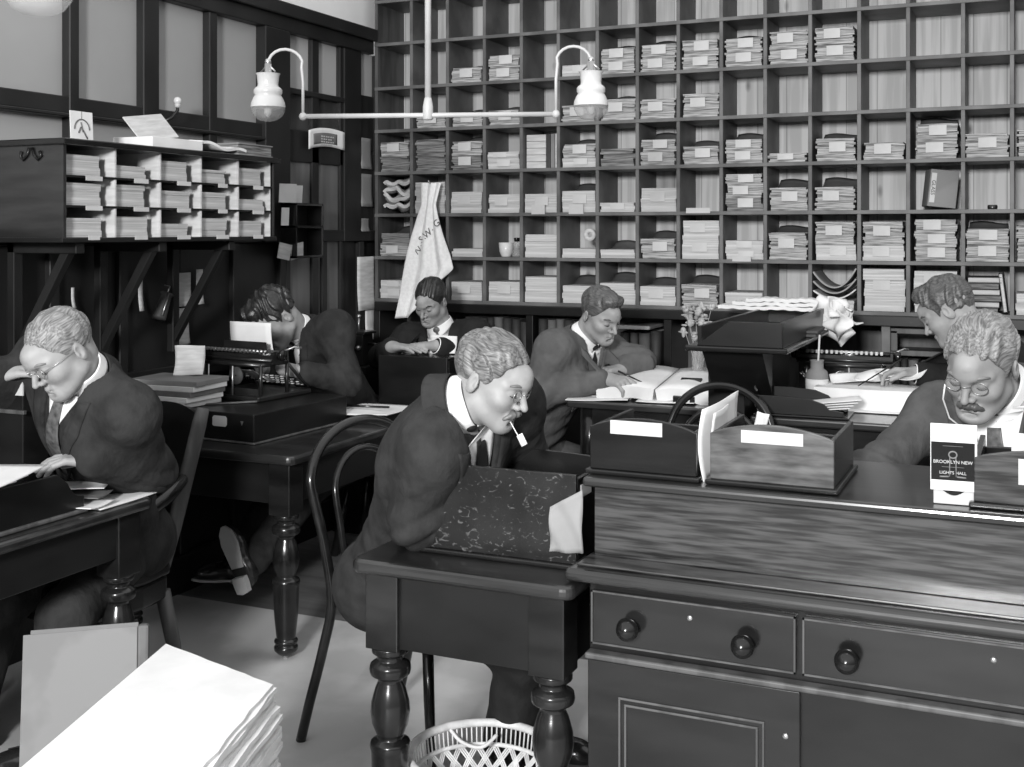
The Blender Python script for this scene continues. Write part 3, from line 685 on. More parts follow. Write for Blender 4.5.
# ================================================================= tables
LEG = [(.036, .50), (.046, .50), (.046, .485), (.034, .48), (.032, .468), (.050, .458), (.052, .446), (.050, .434), (.033, .426), (.030, .418), (.038, .40), (.047, .37), (.049, .345), (.045, .318), (.034, .292), (.032, .284), (.049, .276), (.051, .266), (.048, .254),
       (.047, .25), (.046, .20), (.042, .14), (.036, .085), (.034, .072), (.042, .068), (.044, .06), (.036, .054), (.044, .044), (.043, .032), (.03, .02), (.02, .014)]
def turned_leg(x, y, top, par, castor=True, s=1.0, m='dark'):
    w = MB(); k = (top - .19) / .50
    w.lathe([(0, .5 * k)] + [(r * s, z * k) for r, z in LEG] + [(0, .012 * k)], c=(x, y, 0.0), n=22, cap=False)
    w.box(x - .045 * s, x + .045 * s, y - .045 * s, y + .045 * s, .5 * k, top)
    o = w.build('leg', M[m], par, bev=.003)
    if castor:
        w = MB(); w.tube([(x - .008, y, .017), (x + .008, y, .017)], .016, n=14); w.build('castor', M['brass'], o)
    return o
def table(name, x0, x1, y0, y1, h, label, cat='table', legs=None, apron=.17, r=.03, over=.03, tm='darkx', am='black'):
    cx, cy = (x0 + x1) / 2, (y0 + y1) / 2
    o = empty(name, (cx, cy, 0), 0, label, cat)
    hx, hy = (x1 - x0) / 2, (y1 - y0) / 2
    poly = []
    for sx, sy, a0 in ((1, 1, 0), (-1, 1, 90), (-1, -1, 180), (1, -1, 270)):
        for k in range(7):
            a = math.radians(a0 + 15 * k); poly.append((sx * (hx - r) + r * math.cos(a), sy * (hy - r) + r * math.sin(a)))
    w = MB().prism(poly, (0, 0, h - .034), (1, 0, 0), (0, 1, 0), (0, 0, .034)); w.build('tabletop', M[tm], o, bev=.012, seg=3)
    w = MB(); ix, iy = hx - over - .012, hy - over - .012
    w.box(-ix, ix, -iy, -iy + .022, h - .034 - apron, h - .034); w.box(-ix, ix, iy - .022, iy, h - .034 - apron, h - .034)
    w.box(-ix, -ix + .022, -iy + .022, iy - .022, h - .034 - apron, h - .034); w.box(ix - .022, ix, -iy + .022, iy - .022, h - .034 - apron, h - .034)
    w.build('apron', M[am], o, bev=.003)
    for sx, sy in (legs or ((-1, -1), (1, -1), (-1, 1), (1, 1))):
        turned_leg(sx * (hx - over - .045), sy * (hy - over - .045), h - .034, o)
    return o
ct = table('writing_table', -1.535, -.95, 2.45, 3.42, .75, 'dark turned-leg writing table under the scratched document tray', apron=.185)
tt = table('typewriter_table', -3.28, -2.41, 3.47, 4.60, .75, 'dark turned-leg table carrying the typewriter', apron=.15)
lt = table('clerk_table', -3.28, -2.43, 1.45, 2.79, .75, apron=.13, label= 'dark table at the frame edge where the bespectacled clerk sits')

# ---- big drawer desk at the front
DY = 2.53
dk = empty('drawer_desk', (0, DY, 0), 0, 'large dark mahogany desk with knobbed drawers and raised back panel', 'desk')
Z0 = dk.location; X0, X1 = -.955, .95
off(MB().box(X0 + .014, X1 - .01, DY + .012, 2.98, .0, .752)).build('carcase', M['black'], dk, bev=.003)
w = MB(); w.box(X0 - .03, X1, DY - .045, 2.62, .752, .782)
off(w).build('ledge', M['darkx'], dk, bev=.014, seg=4)
off(MB().box(X0 - .008, X1, DY - .012, 2.62, .782, .789)).build('ledge_moulding', M['riser'], dk, bev=.003)
off(MB().box(X0 + .005, X1, 2.60, 2.625, .789, .955)).build('back_riser', M['riser'], dk, bev=.002)
off(MB().box(X0 + .005, X0 + .03, 2.625, 3.02, .7525, .955)).build('side_riser', M['riser'], dk, bev=.002)
off(MB().box(X0 - .018, X1, 2.575, 3.05, .952, .975)).build('top_board', M['top'] if 'top' in M else M['darkx'], dk, bev=.009, seg=3)
# drawers
dx = [on_y(p, 600, DY).x for p in (592, 796, 803)]
def drawer(a, b, knobs):
    d_ = off(MB().box(a, b, DY - .004, DY + .012, .607, .728)).build('drawer', M['dark'], dk, bev=.002)
    w = MB()
    for z in (.607, .725): w.box(a, b, DY - .007, DY - .003, z, z + .004)
    for x in (a, b - .004): w.box(x, x + .004, DY - .007, DY - .003, .607, .729)
    off(w).build('bead', M['mid'], d_)
    for k in knobs:
        off(MB().lathe([(0, 0), (.012, 0), (.009, .008), (.010, .014), (.022, .02), (.026, .03), (.023, .042), (.012, .052), (.004, .056), (0, .056)], cap=False, n=22, M4=Matrix.Translation((k[0], DY - .004, k[1])) @ Matrix.Rotation(PI / 2, 4, 'X'))).build('knob', M['ink'], d_)
    xm = (a + b) / 2
    off(MB().lathe([(0, 0), (.006, 0), (.006, .002), (0, .002)], cap=False, n=12, M4=Matrix.Translation((xm, DY - .0035, .695)) @ Matrix.Rotation(PI / 2, 4, 'X'))).build('keyhole_plate', M['brass'], d_)
kz = on_y(632, 625, DY).z
drawer(dx[0], dx[1], [(on_y(632, 625, DY).x, kz), (on_y(746, 639, DY).x, kz)])
drawer(dx[2], .30, [(on_y(849, 653, DY).x, kz), (.18, kz)])
drawer(.32, .92, [(.44, kz), (.80, kz)])
off(MB().box(X0 + .014, X1, DY - .022, DY + .012, .575, .590)).build('mid_moulding', M['mid'], dk, bev=.005, seg=3)
def door(a, b):
    d_ = off(MB().box(a, b, DY - .002, DY + .014, .09, .568)).build('cupboard_door', M['dark'], dk, bev=.002)
    w = MB(); i = .075
    for q in (0, .014):
        w.box(a + i + q, b - i - q, DY - .006, DY - .001, .568 - i - q - .005, .568 - i - q); w.box(a + i + q, b - i - q, DY - .006, DY - .001, .09 + i + q, .095 + i + q)
        w.box(a + i + q, a + i + q + .005, DY - .006, DY - .001, .095 + i + q, .563 - i - q); w.box(b - i - q - .005, b - i - q, DY - .006, DY - .001, .095 + i + q, .563 - i - q)
    off(w).build('panel_moulding', M['mid'], d_, bev=.001)
    off(MB().lathe([(0, 0), (.006, 0), (.006, .003), (0, .003)], cap=False, n=12, M4=Matrix.Translation((b - .03, DY - .002, .47)) @ Matrix.Rotation(PI / 2, 4, 'X'))).build('keyhole_plate', M['brass'], d_)
door(X0 + .015, on_y(800, 700, DY).x); door(.34, .93)
off(MB().box(X0 + .014, X1, DY - .025, DY, 0, .085)).build('plinth', M['black'], dk, bev=.004)

# ---- document trays
ARCH = lambda w_, h_, n=18, e=.80: [(0, 0)] + [(w_ * k / n, h_ * (e + (1 - e) * math.sin(PI * k / n) ** .8)) for k in range(n + 1)] + [(w_, 0)]
def doc_tray(loc, w_, d_, hf, label, rz=0, hb=.07, fm='worn', hs=None, front=None, group=None, lab=None, extra=True):
    o = empty('document_tray', loc, rz, label, 'document tray', group)
    t = .012; hb = hb or hf; hs = hs or hf * .8
    o2 = MB().box(-.010, w_ + .010, -.010, d_ + .01, 0, .012).build('base', M['dark'], o, bev=.004)
    MB().prism(front or ARCH(w_, hf), (0, 0, .012), (1, 0, 0), (0, 0, 1), (0, t, 0)).build('front_board', M[fm], o, bev=.002)
    MB().prism(ARCH(w_ - 2 * t, hb, e=.95), (t, d_ - t, .012), (1, 0, 0), (0, 0, 1), (0, t, 0)).build('back_board', M['dark'], o, bev=.002)
    for x in (0, w_ - t):
        MB().prism([(t, 0), (d_, 0), (d_, hs), (t, hs)], (x, 0, .0125), (0, 1, 0), (0, 0, 1), (t, 0, 0)).build('side_board', M['dark'], o, bev=.002)
    if lab:
        a, b, z0_, z1_ = lab
        MB().box(a, b, -.0018, -.0002, z0_, z1_).build('label', M['label'], o)
    return o
GT = .976
yl = 2.62
xa, xb = on_y(590, 470, yl).x, on_y(696, 478, yl).x
tA = doc_tray((xa, yl, GT), xb - xa, .30, .125, 'dark document tray on the desk gallery nearest the scratched tray', fm='dark', lab=((xb - xa) * .20, (xb - xa) * .69, .098, .130))
xa2, xb2 = on_y(710, 480, yl).x, on_y(834, 492, yl).x
tB = doc_tray((xa2, yl, GT), xb2 - xa2, .30, .130, 'worn middle document tray on the desk gallery with streaked front', fm='worn', lab=((xb2 - xa2) * .26, (xb2 - xa2) * .76, .100, .128))
xa3 = on_y(974, 502, yl).x
tC = doc_tray((xa3, yl, GT), .30, .30, .115, 'brown document tray at the frame edge beside the standing card', fm='riser', lab=(.085, .185, .055, .108))
# papers sticking out between and inside the trays
def leaf(loc, w_, h_, label, rz=0, tilt=0, roll=0, m='paper', curl=.02, grp=None, name='paper_sheet', thick=.002):
    o = MB().grid(lambda u, v: ((u - .5) * w_, curl * math.sin(PI * v) + curl * .5 * math.sin(u * 5 + v * 3), v * h_), 10, 10, thick=thick).build(name, M[m], None)
    o.location = Vector(loc); o.rotation_euler = (tilt, roll, rz)
    return tag(o, label, 'papers', grp)
leaf((xb + .022, yl + .15, GT + .002), .26, .17, 'white paper sheet standing between the first two gallery trays', rz=PI / 2 - .1, roll=-.05, curl=.008)
leaf((xb + .032, yl + .11, GT + .002), .20, .155, 'shorter folded white sheet wedged against the worn tray', rz=PI / 2 + .05, roll=.02, curl=.005)
leaf((xa2 + .045, yl + .22, GT + .02), .03, .118, 'small curled white sheet rising out of the worn tray', rz=.1, roll=.25, curl=.01)
leaf((xa3 + .17, yl + .10, GT + .02), .20, .125, 'white sheet standing in the brown tray beside the card', rz=.05, curl=.004)
# scratched tray on the writing table
fx0, fx1 = on_y(412, 549, 2.585).x, on_y(576, 575, 2.585).x
w_ = fx1 - fx0
hh = .212
fp = [(0, 0)] + [(.015, .02), (.03, .06), (.045, .10), (.075, .15), (.105, .185), (.108, hh)] + [(w_, hh), (w_, 0)]
sc = doc_tray((fx0, 2.585, .751), w_, .31, hh, 'tall dark document tray with heavily scratched front on the writing table', fm='scratch', front=fp, hb=.205, hs=.03)
MB().prism([(.012, 0), (.31, 0), (.31, .20), (.012, .20)], (w_ - .012, 0, .0125), (0, 1, 0), (0, 0, 1), (.0125, 0, 0)).build('side_board', M['dark'], sc, bev=.002)
MB().box(w_ + .0005, w_ + .002, .03, .10, .165, .195).build('label', M['label'], sc)
# folded cloth-like paper between the table and the desk
o = MB().grid(lambda u, v: (.078 * u, .012 * u + .005 * math.sin(v * 7 + u * 9), (.105 + .045 * u) * v), 10, 12, thick=.004).build('folded_paper', M['greypaper'], None)
o.location = (-1.012, 2.574, .792); tag(o, 'folded grey paper wedged between the scratched tray and the big desk', 'papers')
w = MB()

# ---- standing calendar card
cx_ = on_y(953, 470, 2.62).x
o = empty('calendar_card', (cx_, 2.64, GT), 0.06, label='white framed card with black printed block standing on the desk gallery', cat='card')
MB().box(-.040, .040, -.012, .05, 0, .030).build('stand', M['label'], o, bev=.002)
MB().prism([(-.022, 0)] + [(-.022 + .044 * k / 10, -.010 * math.sin(PI * k / 10)) for k in range(1, 10)] + [(.022, 0)], (0, -.0135, .0295), (1, 0, 0), (0, 0, 1), (0, .0012, 0)).build('stand_notch', M['ink'], o)
bd = MB().box(-.046, .046, -.018, -.012, .030, .170).build('board', M['paper'], o, bev=.001)
MB().box(-.0445, .0415, -.0192, -.018, .052, .132).build('printed_block', M['ink'], o)
y_ = -.0194
text('lettering', 'BROOKLYN NEW', .0098, (-.0015, y_, .0905), (1, 0, 0), (0, 0, 1), M['label'], o)
text('lettering', 'LIGHTS HALL', .0090, (-.0015, y_, .068), (1, 0, 0), (0, 0, 1), M['label'], o)
w = MB(); c_ = Vector((-.0015, y_, .106))
w.tube([c_ + Vector((.008 * math.cos(a), 0, .007 * math.sin(a))) for a in [2 * PI * k / 16 for k in range(16)]], .0016, n=5, closed=True)
for s in (-1, 1):
    w.tube([c_ + Vector((s * .006, 0, -.005)), c_ + Vector((s * .0065, 0, -.046))], .0011, n=5); w.tube([c_ + Vector((s * .008, 0, -.046)), c_ + Vector((s * .026, 0, -.047))], .0017, n=5)
w.tube([c_ + Vector((-.02, 0, .018)), c_ + Vector((.02, 0, .018))], .0005, n=4); w.tube([c_ + Vector((-.022, 0, -.026)), c_ + Vector((.022, 0, -.026))], .0005, n=4)
w.build('emblem', M['ledger'], o)

# ================================================================= desks in the middle of the room
HD = .848; EY = 4.55; HF = .872; YF2 = 4.30
def plain_desk(name, x0, x1, y0, y1, h, label, fm='dark'):
    o = empty(name, ((x0 + x1) / 2, y0, 0), 0, label, 'desk'); hx = (x1 - x0) / 2; d_ = y1 - y0
    MB().box(-hx, hx, 0, d_, h - .03, h).build('desktop', M['darkx'], o, bev=.008, seg=3)
    w = MB(); w.box(-hx + .05, hx - .05, .04, .06, h - .2, h - .03); w.box(-hx + .05, hx - .05, d_ - .06, d_ - .04, h - .2, h - .03); w.box(-hx + .05, -hx + .07, .06, d_ - .06, h - .2, h - .03); w.box(hx - .07, hx - .05, .06, d_ - .06, h - .2, h - .03)
    w.build('apron', M[fm], o)
    for sx in (-1, 1):
        for yy in (.075, d_ - .075): MB().lathe([(0, 0), (.02, 0), (.028, .05), (.024, .1), (.038, .5), (.042, h - .2), (.042, h - .03), (0, h - .03)], c=(sx * (hx - .08), yy, 0), n=16, cap=False).build('leg', M[fm], o)
    return o
ex0 = on_y(566, 405, EY).x
dE = plain_desk('long_desk', ex0, on_y(712, 405, EY).x, EY, EY + .62, HD, 'dark desk where the clerk writes in the big ledger')
dF = plain_desk('high_desk', on_y(750, 418, YF2).x, on_y(750, 418, YF2).x + .80, YF2, YF2 + .90, HF, 'dark desk with inkwells and pen tray where the hidden clerk writes')
# tall slope-topped case between them
q0, q1 = on_y(691, 345, 4.2), on_y(785, 352, 4.2)
cs = empty('tray_topped_case', (q0.x, 4.2, 0), 0, 'tall black desk case with wide overhanging open tray top', 'desk case')
W_ = q1.x - q0.x; zt_ = q0.z
CB0, CB1 = on_y(708, 405, 4.42).x - q0.x, on_y(750, 405, 4.42).x - q0.x - .02
MB().box(CB0, CB1, .22, 1.10, .0, zt_ - .02).build('case_body', M['black'], cs, bev=.004)
MB().box(-.02, W_ + .012, -.02, 1.24, zt_ - .02, zt_).build('tray_base', M['dark'], cs, bev=.006)
zz = on_y(785, 323, 4.22).z
w = MB(); w.prism([(.02, 0), (W_ - .01, 0), (W_ - .01, zz - zt_), (.14, zz - zt_)], (0, 0, zt_), (1, 0, 0), (0, 0, 1), (0, .016, 0)); w.build('front_board', M['black'], cs, bev=.002)
MB().box(W_ - .026, W_ - .01, .016, 1.20, zt_, zz).build('side_board', M['black'], cs, bev=.002)
MB().box(.02, .036, .016, 1.20, zt_, zz - .02).build('side_board', M['black'], cs, bev=.002)
MB().box(.02, W_ - .01, 1.20, 1.216, zt_, zz + .02).build('back_board', M['black'], cs, bev=.002)
w = MB(); w.prism([(0.04, zt_ - .02), (.22, zt_ - .20), (.22, zt_ - .02)], (.03, 0, 0), (0, 1, 0), (0, 0, 1), (W_ - .12, 0, 0)); w.build('sloping_underside', M['black'], cs)
# bundle of crumpled papers on its corner and sheets inside
R2 = random.Random(5)
pc0 = on_y(836, 318, 5.12)
for k in range(9):
    a = k * 2.4
    o = MB().grid(lambda u, v, k=k: ((u - .5) * .11, (v - .5) * .09, .025 * math.sin(u * 6 + k) * math.cos(v * 5 + k)), 9, 9, thick=.002).build('crumpled_paper', M['paper'], None)
    o.location = pc0 + Vector((R2.uniform(-.06, .06), R2.uniform(-.06, .04), .03 * (k % 4) - .05)); o.rotation_euler = (R2.uniform(.6, 1.9), R2.uniform(-.9, .9), a)
    tag(o, 'crumpled white paper scrap in the cluster hanging off the black case corner', 'paper', 'crumpled scraps on the case corner')
for k in range(3):
    a0 = on_y(722 + 14 * k, 304, 5.3); a1 = on_y(824, 304, 5.3); L = a1.x - a0.x
    o = MB().grid(lambda u, v, k=k: ((u - .5) * L, (v - .5) * .16, .002 * math.sin(u * 13 + k * 2 + v) + .0015 * math.sin(u * 51 + v * 3 + k)), 60, 6, thick=.0145).build('loose_sheets', M['paper'], None)
    o.location = ((a0.x + a1.x) / 2, 5.30, a0.z - .02 + .016 * k); tag(o, 'ruffled white sheets lying across the back of the black case, %s layer' % ['lowest', 'middle', 'upper'][k], 'papers', 'sheets on the black case')
for k in range(2):
    o = MB().box(-.2, .2, -.12, .12, 0, .012).build('dark_folder', M['ledgerd'], None, bev=.003); o.location = (q0.x + W_ / 2 + .0 * k, 4.2 + .60, zt_ + .001 + k * .0135 + .0); o.rotation_euler = (0, 0, .05 * k)
    tag(o, ['dark flat folder lying lowest inside the black case tray', 'dark flat folder on top inside the black case tray'][k], 'folder', 'folders in the black case tray')
# dried flowers in a tumbler
pf = on_y(698, 372, 5.0)
fv = empty('flower_vase', (pf.x, 5.0, HD + .001), 0, 'slender glass vase of dried flowers beside the black case', 'vase')
hv = .20
MB().lathe([(0, .001), (.03, 0), (.032, .01), (.02, .03), (.026, .08), (.03, hv), (.027, hv), (.02, .03), (0, .03)], cap=False, n=20).build('glass_body', M['clear'], fv)
w = MB(); R3 = random.Random(3)
for k in range(16):
    w2 = MB(); a = R3.uniform(0, 2 * PI); s = R3.uniform(.02, .085); hz = hv + R3.uniform(.05, .18)
    e = Vector((s * math.cos(a) + .03 * hz, s * math.sin(a), hz)); w.tube([(0, 0, .03), (e.x * .4, e.y * .4, hz * .6), e], .0014, n=4)
    for j in range(3):
        q = e + Vector((R3.uniform(-.012, .012), R3.uniform(-.012, .012), R3.uniform(-.016, .006))); w2.ball(q, .016, (R3.uniform(.4, 1.3), R3.uniform(.3, .9), R3.uniform(.3, 1.2)), n=6, m=4); w2.ball(q + Vector((R3.uniform(-.014, .014), 0, R3.uniform(-.014, .014))), .010, (1.6, .6, .5), n=6, m=4)
    w2.build('flower_head', M['leaf'], fv)
w.build('stems', M['leaf'], fv)
# big open ledger + papers on the clerk's desk
def flat_sheet(name, cx, cy, z, w_, d_, rz, label, cat='papers', m='paper', grp=None, wave=.004, thick=.0018, nu=12, nv=12, tilt=(0, 0)):
    o = MB().grid(lambda u, v: ((u - .5) * w_, (v - .5) * d_, wave * (1 + math.sin(u * 4.0 + rz * 3) * math.sin(v * 3.5 + cx * 5))), nu, nv, thick=thick).build(name, M[m], None)
    o.location = (cx, cy, z + .0008); o.rotation_euler = (tilt[0], tilt[1], rz)
    return tag(o, label, cat, grp)
a, b = on_z(598, 385, HD + .05), on_z(690, 388, HD + .05)
lg = empty('open_ledger', (on_y(668, 385, EY + .30).x, EY + .28, HD + .012), rot=(.10, 0, 0.03), label= 'large open ledger with white pages under the writing clerk', cat='ledger')
MB().box(-.265, .265, -.20, .24, 0, .006).build('cover', M['ledgerd'], lg)
for sx in (-1, 1): MB().grid(lambda u, v: (sx * (.003 + .25 * u), -.19 + .42 * v, .060 + .014 * math.sin(PI * min(1, u * 1.15)) - .010 * u), 10, 4, thick=.050 * sx).build('pages', M['paper'], lg)
flat_sheet('paper_sheet', on_z(590, 402, HD).x, EY + .10, HD, .26, .18, .22, 'loose white sheet at the near edge of the ledger desk', grp='papers on the ledger desk')
flat_sheet('paper_sheet', on_z(606, 396, HD).x, on_z(606, 396, HD).y, HD + .006, .26, .16, -.15, 'second white sheet half over the first on the ledger desk', grp='papers on the ledger desk')
flat_sheet('paper_sheet', on_z(668, 402, HD).x, on_z(668, 402, HD).y, HD + .002, .24, .14, .1, 'white sheet in front of the open ledger near black case', grp='papers on the ledger desk')
bx = empty('wedge_box', (on_z(697, 396, HD).x - .03, EY + .08, HD + .001), .1, 'small dark wedge box beside the open ledger', 'box')
MB().prism([(0, 0), (.20, 0), (.20, .085), (0, .03)], (0, 0, 0), (0, 1, 0), (0, 0, 1), (.09, 0, 0)).build('box_body', M['dark'], bx, bev=.003); MB().box(.04, .07, -.004, 0, .008, .024).build('label', M['label'], bx)

# right-hand desk: ink things, letter tray, papers
px_ = on_y(817, 385, YF2 + .24)
o = empty('ink_bottle', (on_y(817, 385, 4.72).x, 4.72, HF + .001), 0, 'stout ink bottle with a pen standing in its neck', 'ink bottle')
o.scale = (1.15, 1.15, 1.5)
MB().lathe([(0, 0), (.036, 0), (.038, .006), (.038, .075), (.034, .085), (.022, .092), (.022, .11), (.025, .114), (.02, .114), (0, .108)], cap=False, n=24).build('bottle', M['ledger'], o)
MB().lathe([(.0382, .02), (.0386, .02), (.0386, .065), (.0382, .065), (.0382, .02)], cap=False, n=24).build('label', M['paper2'], o)
MB().tube([(0, 0, .05), (.008, .004, .18)], .0035, n=8).build('pen', M['paper2'], o)
for k, px in enumerate((762, 790)):
    q = on_y(px, 388, YF2 + .26 + .03 * k)
    o = empty('inkwell', (q.x, YF2 + .26 + .03 * k, HF + .001), 0, ['squat glass inkwell at the near corner by the black case', 'squat glass inkwell next to the ink bottle'][k], 'inkwell', 'inkwells on the high desk')
    MB().lathe([(0, 0), (.03, 0), (.03, .02), (.018, .032), (.018, .038), (0, .038)], cap=False, n=20).build('glass_body', M['clear'], o); MB().lathe([(0, .0385), (.022, .0385), (.024, .05), (.012, .06), (0, .06)], cap=False, n=16).build('lid', M['brass'], o)
# letter tray with ogee sides
q = on_y(757, 415, YF2 + .03)
lt_ = empty('letter_tray', (q.x, YF2 + .025, HF + .001), .03, 'dark two-sided letter tray with curved ends holding white letters', 'letter tray')
og = [(0, 0), (0, .066), (.10, .066), (.19, .060), (.24, .045), (.26, .025), (.31, .018), (.31, 0)]
MB().prism(og, (0, 0, .008), (1, 0, 0), (0, 0, 1), (0, .01, 0)).build('front_board', M['black'], lt_, bev=.002)
MB().prism([(a_, b_ * 1.25) for a_, b_ in og], (0, .15, .008), (1, 0, 0), (0, 0, 1), (0, .01, 0)).build('back_board', M['black'], lt_, bev=.002)
MB().box(-.012, .33, -.012, .172, 0, .008).build('base', M['dark'], lt_, bev=.003)
MB().tube([(0, .005, .09), (-.014, .04, .095), (-.018, .08, .10), (-.012, .12, .11), (0, .155, .115)], .004, n=8).build('end_rail', M['mid'], lt_)
for k in range(4):
    flat_sheet('letter', q.x + .19 + .012 * k, YF2 + .115, HF + .018 + .010 * k, .27, .11, .08 + .05 * k, 'white letter lying in the dark letter tray, %s of four' % ['lowest', 'second lowest', 'second highest', 'topmost'][k], m='paper', grp='letters in the letter tray', wave=.003, tilt=(0, -.12))
# second typewriter at the back of that desk
def typewriter(loc, rz, label, sc=1.0, paper=True):
    o = empty('typewriter', loc, rz, label, 'typewriter'); o.scale = (sc,) * 3
    w = MB(); w.box(-.17, .17, -.16, .17, 0, .022); w.build('base', M['iron'], o, bev=.006)
    w = MB()
    for x in (-.155, .155):
        for y in (-.02, .14): w.tube([(x, y, .02), (x, y, .145)], .008, n=8)
        w.tube([(x, -.02, .145), (x, .14, .145)], .009, n=8); w.tube([(x, -.02, .145), (x, -.10, .07), (x, -.15, .03)], .007, n=8)
    w.tube([(-.155, .14, .145), (.155, .14, .145)], .009, n=8); w.tube([(-.155, -.02, .145), (.155, -.02, .145)], .009, n=8); w.box(-.15, .15, .143, .147, .02, .05); w.build('side_frame', M['iron'], o)
    w = MB()
    for x, r_ in ((-.03, .0), (.03, 0)): pass
    w.lathe([(.004, -.004), (.036, -.004), (.036, .004), (.004, .004), (.004, -.004)], cap=False, n=24, M4=Matrix.Translation((-.035, .152, .1)) @ Matrix.Rotation(PI / 2, 4, 'X')); w.build('mainspring_drum', M['ledgerd'], o)
    for x in (-.012 - .035, .085): MB().tube([(x + .02, .165, .02), (x + .02, .165, .14)], .0035, n=6).build('rod', M['brass'], o)
    w = MB()
    for k in range(28):
        a_ = PI * (k + .5) / 28; w.tube([(.105 * math.cos(a_), .02 - .085 * math.sin(a_) * .9, .06), (.03 * math.cos(a_), .05, .11)], .0022, n=4)
    w.build('type_bars', M['steel'], o)
    w = MB()
    for r_ in range(4):
        for k in range(10): w.lathe([(0, 0), (.009, 0), (.009, .004), (0, .004)], c=(-.13 + k * .0275 + r_ * .007, -.15 + r_ * .026, .035 + r_ * .013), cap=False, n=9)
    w.build('keys', M['paper2'], o)
    cr = empty('carriage', (0, 0, 0)); cr.parent = o
    w = MB(); w.tube([(-.20, .08, .185), (.20, .08, .185)], .019, n=16); w.build('platen', M['ink'], cr)
    w = MB(); w.box(-.19, .19, .105, .115, .15, .185); w.tube([(-.2, .125, .165), (.2, .125, .165)], .007, n=8); w.box(-.20, -.19, .05, .12, .15, .2); w.box(.19, .20, .05, .12, .15, .2); w.build('rail', M['iron'], cr)
    w = MB(); w.tube([(-.165, .118, .20), (.165, .118, .20)], .006, n=8)
    for k in range(16): w.box(-.16 + k * .0205, -.15 + k * .0205, .116, .126, .193, .207)
    w.build('margin_rack', M['steel'], cr)
    for s in (-1, 1): MB().lathe([(0, 0), (.02, 0), (.022, .006), (.022, .016), (.02, .022), (0, .022)], cap=False, n=18, M4=Matrix.Translation((s * .205, .08, .185)) @ Matrix.Rotation(s * PI / 2, 4, 'Y')).build('platen_knob', M['ink'], cr)
    w = MB(); w.tube([(-.205, .06, .2), (-.235, .03, .215), (-.25, .0, .21)], .004, n=6); w.build('return_lever', M['brass'], cr)
    w = MB()
    for k in range(6): w.tube([(.12 + .012 * k, .15, .06 + .01 * k), (.15 + .01 * (k % 3), .155, .09 + .012 * (k % 4))], .003, n=5)
    w.build('escapement', M['steel'], o)
    return o
q = on_y(848, 372, YF2 + .69)
typewriter((q.x, YF2 + .69, HF + .001), PI, 'second black typewriter on the desk with the ink bottle', .95)
flat_sheet('writing_pad', on_z(872, 389, HF + .07).x, on_z(872, 389, HF + .07).y, HF, .40, .22, -.04, 'open white writing pad under the hidden clerk pen hand', wave=.004, thick=.075)
flat_sheet('paper_sheet', on_z(885, 412, HF).x, on_z(885, 412, HF).y, HF + .001, .34, .14, .03, 'white sheet before the writing pad at the desk edge', grp='papers on the high desk')
for k in range(3):
    q = on_z(880 + 16 * k, 364 + 7 * k, HF + .07)
    flat_sheet('letter', q.x, min(q.y, 4.78), HF + .085 + .012 * k, .18, .10, .3 - .4 * k, 'folded white letter behind the pen hand, %s of three' % ['nearest the typewriter', 'middle', 'nearest the sleeve'][k], wave=.018, grp='letters behind the pen hand', tilt=(.2, -.1))

# ================================================================= young clerk's desk box and neighbours
q0, q1 = on_y(375, 360, 4.66), on_y(444, 360, 4.66)
dD = plain_desk('back_desk', q0.x - .03, q1.x + .06, 4.68, 5.14, .76, 'dark desk of the young clerk below the hanging towel')
bD = empty('desk_rack', ((q0.x + q1.x) / 2, 4.69, .761), 0, 'low black desk rack the young clerk leans over', 'rack')
hx = (q1.x - q0.x) / 2; hD = on_y(400, 356, 4.69).z - .761
MB().box(-hx, hx, 0, .012, 0, hD).build('front_board', M['black'], bD, bev=.003); MB().box(-hx, hx, .012, .44, hD - .014, hD).build('top', M['dark'], bD, bev=.003)
for s in (-1, 1): MB().box(s * hx - .006, s * hx + .006, .012, .43, 0, hD - .014).build('side_board', M['black'], bD)
q = on_y(442, 356, 4.84); leaf((q.x, 4.84, .762 + hD), .13, .085, 'white folded paper standing by the young clerk cuff on the black rack', rz=.2, tilt=-.35, curl=.012)
q = on_y(354, 358, 5.25)
o = empty('telephone_set', (max(q.x, -3.225), 5.25, 0.0), 0, 'black upright telephone set with metal fittings behind the typist', 'telephone')
MB().box(-.10, .10, -.10, .10, 0, .86).build('pedestal', M['black'], o, bev=.006)
MB().box(-.055, .055, -.05, .05, .861, 1.02).build('box_body', M['iron'], o, bev=.004)
MB().box(-.07, .07, -.06, .06, 1.02, 1.035).build('top', M['iron'], o, bev=.003)
w = MB(); w.tube([(0, 0, 1.035), (0, 0, 1.10)], .006, n=8); w.ball((0, 0, 1.11), .012, n=10, m=6); w.ball((-.02, -.055, .99), .016, n=10, m=6); w.ball((.03, -.055, .95), .014, n=10, m=6); w.build('bells', M['steel'], o)
w = MB(); w.tube([(.06, 0, .97), (.10, 0, .97), (.10, -.01, .89)], .007, n=8); w.lathe([(.012, 0), (.03, .03), (.02, .03), (.0, .01)], c=(.10, -.01, .865), cap=False, n=14); w.build('receiver', M['iron'], o)

